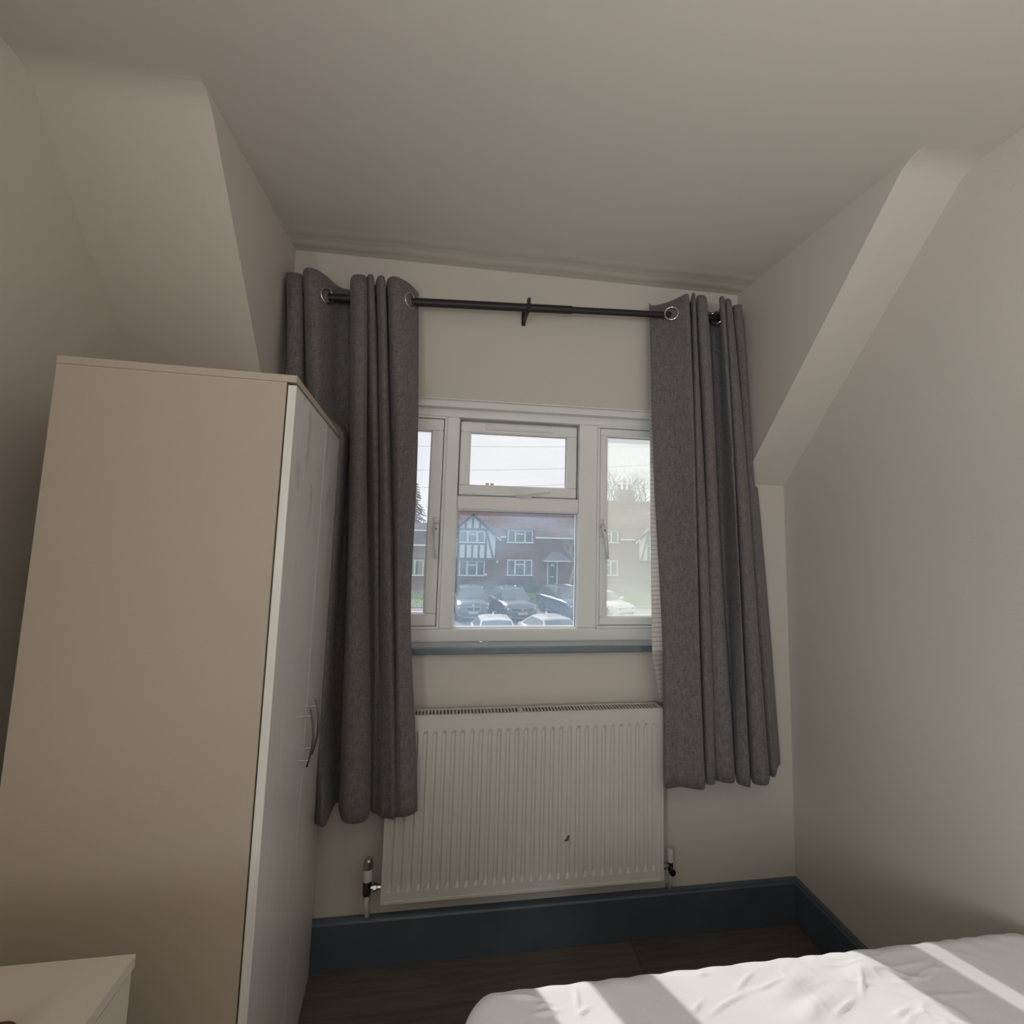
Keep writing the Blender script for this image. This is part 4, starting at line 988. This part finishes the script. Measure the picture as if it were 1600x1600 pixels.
def make_car(loc, rz, paint, label, suv=True, group='cars parked across the road', plate=None, kidney=False):
    """Front of the car at local y = 0, body runs back along +y."""
    t = empty('car', loc, rz); tag(t, label, 'car', group); P_ = CP[paint]
    H = 1.66 if suv else 1.46; Lc = 4.5; hw = 0.93 if suv else 0.88; bz = 0.24; bel = 1.02 if suv else 0.90
    # (y, half width, shoulder z, hood/deck z, under z)
    st = [(0.00, hw*0.72, 0.55, 0.62, 0.34), (0.05, hw*0.84, bel-0.28, bel-0.22, 0.26), (0.20, hw*0.93, bel-0.14, bel-0.07, bz), (0.55, hw*0.99, bel-0.08, bel+0.02, bz), (1.20, hw, bel, bel+0.07, bz),
          (2.2, hw, bel+0.02, bel+0.05, bz), (3.6, hw, bel+0.03, bel+0.05, bz), (4.25, hw*0.97, bel, bel+0.03, bz), (4.45, hw*0.90, bel-0.1, bel-0.06, 0.34), (Lc, hw*0.82, 0.62, 0.66, 0.40)]
    rings = []
    for y, w_, sh, top, un in st:
        half = [(0, un), (w_*0.80, un), (w_*0.965, un+0.14), (w_, (un+sh)/2+0.04), (w_*0.975, sh-0.05), (w_*0.91, sh+0.01), (w_*0.62, top), (0, top+0.025)]
        rings.append([(x, y, z) for x, z in half] + [(-x, y, z) for x, z in half[-2:0:-1]])
    n = len(rings[0]); vs = [p for r in rings for p in r]; fs = [tuple(range(n)), tuple(range((len(rings)-1)*n, len(rings)*n))]
    for i in range(len(rings)-1):
        for k in range(n): fs.append((i*n+k, i*n+(k+1) % n, (i+1)*n+(k+1) % n, (i+1)*n+k))
    body = MB().add(vs, fs).build('body', P_, t, smooth=True, bevel=0.02)
    # greenhouse: body-coloured frame with roof
    wb_, wt_ = hw*0.90, hw*0.70; yb0, yt0, yt1, yb1 = 1.12, 1.86, (3.75 if suv else 3.1), (4.32 if suv else 4.1)
    low = [(-wb_, yb0+0.12, bel+0.02), (wb_, yb0+0.12, bel+0.02), (wb_, yb1, bel+0.02), (-wb_, yb1, bel+0.02)]
    top = [(-wt_, yt0, H-0.07), (wt_, yt0, H-0.07), (wt_, yt1, H-0.08), (-wt_, yt1, H-0.08)]
    cn = MB().add([(0, yb0-0.06, bel+0.04)] + low + [(0, yt0-0.07, H-0.02)] + top + [(-wt_*0.5, yt0+0.1, H), (wt_*0.5, yt0+0.1, H), (wt_*0.5, yt1-0.12, H-0.02), (-wt_*0.5, yt1-0.12, H-0.02)],
                  [(1, 0, 5, 6), (0, 2, 7, 5), (2, 3, 8, 7), (3, 4, 9, 8), (4, 1, 6, 9), (6, 5, 10), (5, 11, 10), (5, 7, 11), (7, 8, 12, 11), (8, 9, 13, 12), (9, 6, 10, 13), (10, 11, 12, 13)])
    cn.build('roof', P_, t, bevel=0.02, segs=2)
    def lerp3(a, b, u): return tuple(a[i]+(b[i]-a[i])*u for i in range(3))
    def glass(q, name, off, ins=(0.06, 0.94, 0.07, 0.93)):
        a, b, c, d = q; pts = []
        for u, v_ in ((ins[0], ins[2]), (ins[1], ins[2]), (ins[1], ins[3]), (ins[0], ins[3])):
            pts.append(Vector(lerp3(lerp3(a, b, u), lerp3(d, c, u), v_)))
        nn = (pts[1]-pts[0]).cross(pts[3]-pts[0]).normalized()*off
        MB().add([p+nn for p in pts] + [p+nn*0.2 for p in pts], [(0, 1, 2, 3), (7, 6, 5, 4), (0, 4, 5, 1), (1, 5, 6, 2), (2, 6, 7, 3), (3, 7, 4, 0)]).build(name, CGLASS, t)
    F0 = (0, yb0-0.06, bel+0.04); F1 = (0, yt0-0.07, H-0.02)
    # curved windscreen in two facets joined as one pane
    wsv = []
    for (a, b) in ((low[0], top[0]), (F0, F1), (low[1], top[1])):
        for u in (0.05, 0.90): wsv.append(Vector(lerp3(a, b, u)) + Vector((0, -0.018, 0.012)))
    wsv[0].x += 0.06; wsv[1].x += 0.06; wsv[4].x -= 0.06; wsv[5].x -= 0.06
    back = [v_ + Vector((0, 0.012, -0.006)) for v_ in wsv]
    MB().add(wsv+back, [(0, 2, 3, 1), (2, 4, 5, 3), (6, 7, 9, 8), (8, 9, 11, 10), (0, 1, 7, 6), (4, 10, 11, 5), (0, 6, 8, 2), (2, 8, 10, 4), (1, 3, 9, 7), (3, 5, 11, 9)]).build('windscreen', CGLASS, t)
    for s_, (i0, i1) in ((-1, (3, 0)), (1, (1, 2))):
        a, b = low[i0], low[i1]; c, d = top[i1], top[i0]
        q = (a, b, c, d)
        glass(q, 'side_window', 0.014, (0.08, 0.50, 0.10, 0.90)); glass(q, 'side_window', 0.014, (0.54, 0.92, 0.10, 0.90))
    glass((low[2], low[3], top[3], top[2]), 'rear_window', 0.014)
    for s_ in (-1, 1):
        # headlamp wraps the corner, mirror, wheels front/back, roof rail
        hl = MB().add([(s_*hw*0.50, 0.055, bel-0.34), (s_*hw*0.86, 0.075, bel-0.32), (s_*hw*0.95, 0.34, bel-0.22), (s_*hw*0.94, 0.36, bel-0.12), (s_*hw*0.84, 0.10, bel-0.19), (s_*hw*0.50, 0.045, bel-0.25),
                       (s_*hw*0.50, 0.16, bel-0.34), (s_*hw*0.86, 0.20, bel-0.32), (s_*hw*0.90, 0.42, bel-0.22), (s_*hw*0.90, 0.42, bel-0.12), (s_*hw*0.84, 0.22, bel-0.19), (s_*hw*0.50, 0.16, bel-0.25)],
                      [(0, 1, 4, 5), (1, 2, 3, 4), (6, 11, 10, 7), (7, 10, 9, 8), (0, 6, 7, 1), (1, 7, 8, 2), (2, 8, 9, 3), (3, 9, 10, 4), (4, 10, 11, 5), (5, 11, 6, 0)]).build('headlamp', LAMP, t)
        MB().lathe([(0.0001, -0.012), (0.05, -0.012), (0.06, 0.01), (0.0001, 0.01)], (s_*hw*0.70, 0.030, 0.47), 12, 'y').build('fog_lamp', LAMP, t)
        mr = MB().add([(s_*(hw-0.04), 1.45, bel+0.04), (s_*(hw+0.20), 1.42, bel+0.08), (s_*(hw+0.21), 1.42, bel+0.21), (s_*(hw+0.03), 1.44, bel+0.20),
                       (s_*(hw-0.02), 1.58, bel+0.04), (s_*(hw+0.18), 1.60, bel+0.08), (s_*(hw+0.18), 1.60, bel+0.21), (s_*(hw+0.03), 1.58, bel+0.20)],
                      [(0, 1, 2, 3), (4, 7, 6, 5), (0, 4, 5, 1), (1, 5, 6, 2), (2, 6, 7, 3), (3, 7, 4, 0)]).build('door_mirror', P_, t, bevel=0.03, segs=2)
        for yw in (0.86, 3.55):
            w_ = MB().lathe([(0.0001, -0.10), (0.22, -0.11), (0.31, -0.11), (0.345, -0.07), (0.345, 0.07), (0.31, 0.11), (0.22, 0.11), (0.0001, 0.10)], (s_*(hw-0.10), yw, 0.345), 24, 'x').build('wheel', TYRE, t, smooth=True)
            MB().lathe([(0.0001, -0.118), (0.07, -0.118), (0.20, -0.113), (0.215, -0.10), (0.215, 0.10), (0.20, 0.113), (0.07, 0.118), (0.0001, 0.118)], (s_*(hw-0.10), yw, 0.345), 10, 'x').build('alloy_rim', DCHROME, w_)
        if suv: MB().tube([(s_*wt_*0.93, yt0+0.1, H-0.05), (s_*wt_*0.95, yt0+0.25, H+0.01), (s_*wt_*0.95, yt1-0.3, H+0.0), (s_*wt_*0.93, yt1-0.1, H-0.06)], 0.022, 8).build('roof_rail', CHROME, t, smooth=True)
    MB().box(-hw*0.62, hw*0.62, -0.012, 0.06, 0.30, 0.43).build('lower_grille', TRIM, t, bevel=0.02)
    MB().tube([(-hw*0.72, 0.035, 0.40), (-hw*0.5, -0.02, 0.30), (hw*0.5, -0.02, 0.30), (hw*0.72, 0.035, 0.40)], 0.014, 6).build('bumper_strip', CHROME, t)
    if kidney:
        for s_ in (-1, 1):
            MB().prism([(s_*0.03, bel-0.44), (s_*0.32, bel-0.42), (s_*0.40, bel-0.30), (s_*0.36, bel-0.20), (s_*0.06, bel-0.19), (s_*0.02, bel-0.25)], -0.012, 0.10, 'y').build('grille', TRIM, t, bevel=0.015)
            MB().tube([(s_*0.03, -0.016, bel-0.44), (s_*0.32, -0.016, bel-0.42), (s_*0.40, -0.016, bel-0.30), (s_*0.36, -0.014, bel-0.20), (s_*0.06, -0.014, bel-0.19), (s_*0.02, -0.016, bel-0.25), (s_*0.03, -0.016, bel-0.44)], 0.02, 6).build('grille_surround', CHROME, t)
        MB().lathe([(0.0001, -0.01), (0.05, -0.008), (0.055, 0.01), (0.0001, 0.012)], (0, 0.045, bel-0.125), 16, 'y').build('badge', PLATE, t)
    else:
        MB().prism([(-0.52, bel-0.38), (0.52, bel-0.38), (0.62, bel-0.22), (-0.62, bel-0.22)], 0.01, 0.12, 'y').build('grille', TRIM, t, bevel=0.01)
        MB().tube([(-0.60, 0.055, bel-0.215), (0, 0.0, bel-0.235), (0.60, 0.055, bel-0.215)], 0.012, 6).build('grille_surround', CHROME, t)
        MB().lathe([(0.0001, -0.01), (0.055, -0.008), (0.06, 0.01), (0.0001, 0.012)], (0, 0.01, bel-0.29), 16, 'y').build('badge', CHROME, t)
    pl = MB().box(-0.26, 0.26, -0.035, -0.022, 0.47, 0.585).build('number_plate', PLATE, t, bevel=0.003)
    if plate: text_mesh(plate, 0.105, INKM, pl, (0, -0.038, 0.527), name='plate_lettering')
    # wipers and aerial fin
    MB().tube([(-0.45, 1.10, bel+0.09), (0.10, 1.17, bel+0.13)], 0.01, 5).build('wiper', TRIM, t)
    MB().prism([(3.35 if suv else 2.8, H-0.04), (3.62 if suv else 3.05, H-0.04), (3.60 if suv else 3.03, H+0.07)], -0.02, 0.02, 'x').build('aerial_fin', P_, t)
    return t
make_car((1.46, 26.2, GZ), 0.02, 'ink', 'dark blue four-wheel drive with twin rounded grilles, leftmost of the parked row', plate='LA17 OOX', kidney=True)
make_car((4.08, 25.9, GZ), 0.16, 'graphite', 'graphite grey crossover parked second from the left, facing the window', plate='GY16 BLJ')
make_car((7.75, 26.9, GZ), 0.30, 'black', 'black crossover parked before the blue front door, third in the row', plate=None)
make_car((10.3, 26.9, GZ), 0.42, 'white', 'white saloon parked at the right end of the row, seen through the right casement', suv=False)
make_car((2.10, 17.2, GZ), 0.04, 'white', 'white car in the near row, only its roof showing above the window bottom, left one', suv=False, group='cars parked nearest the house')
make_car((4.95, 17.4, GZ), 0.22, 'silver', 'silver car in the near row, only its roof showing above the window bottom, right one', suv=False, group='cars parked nearest the house')
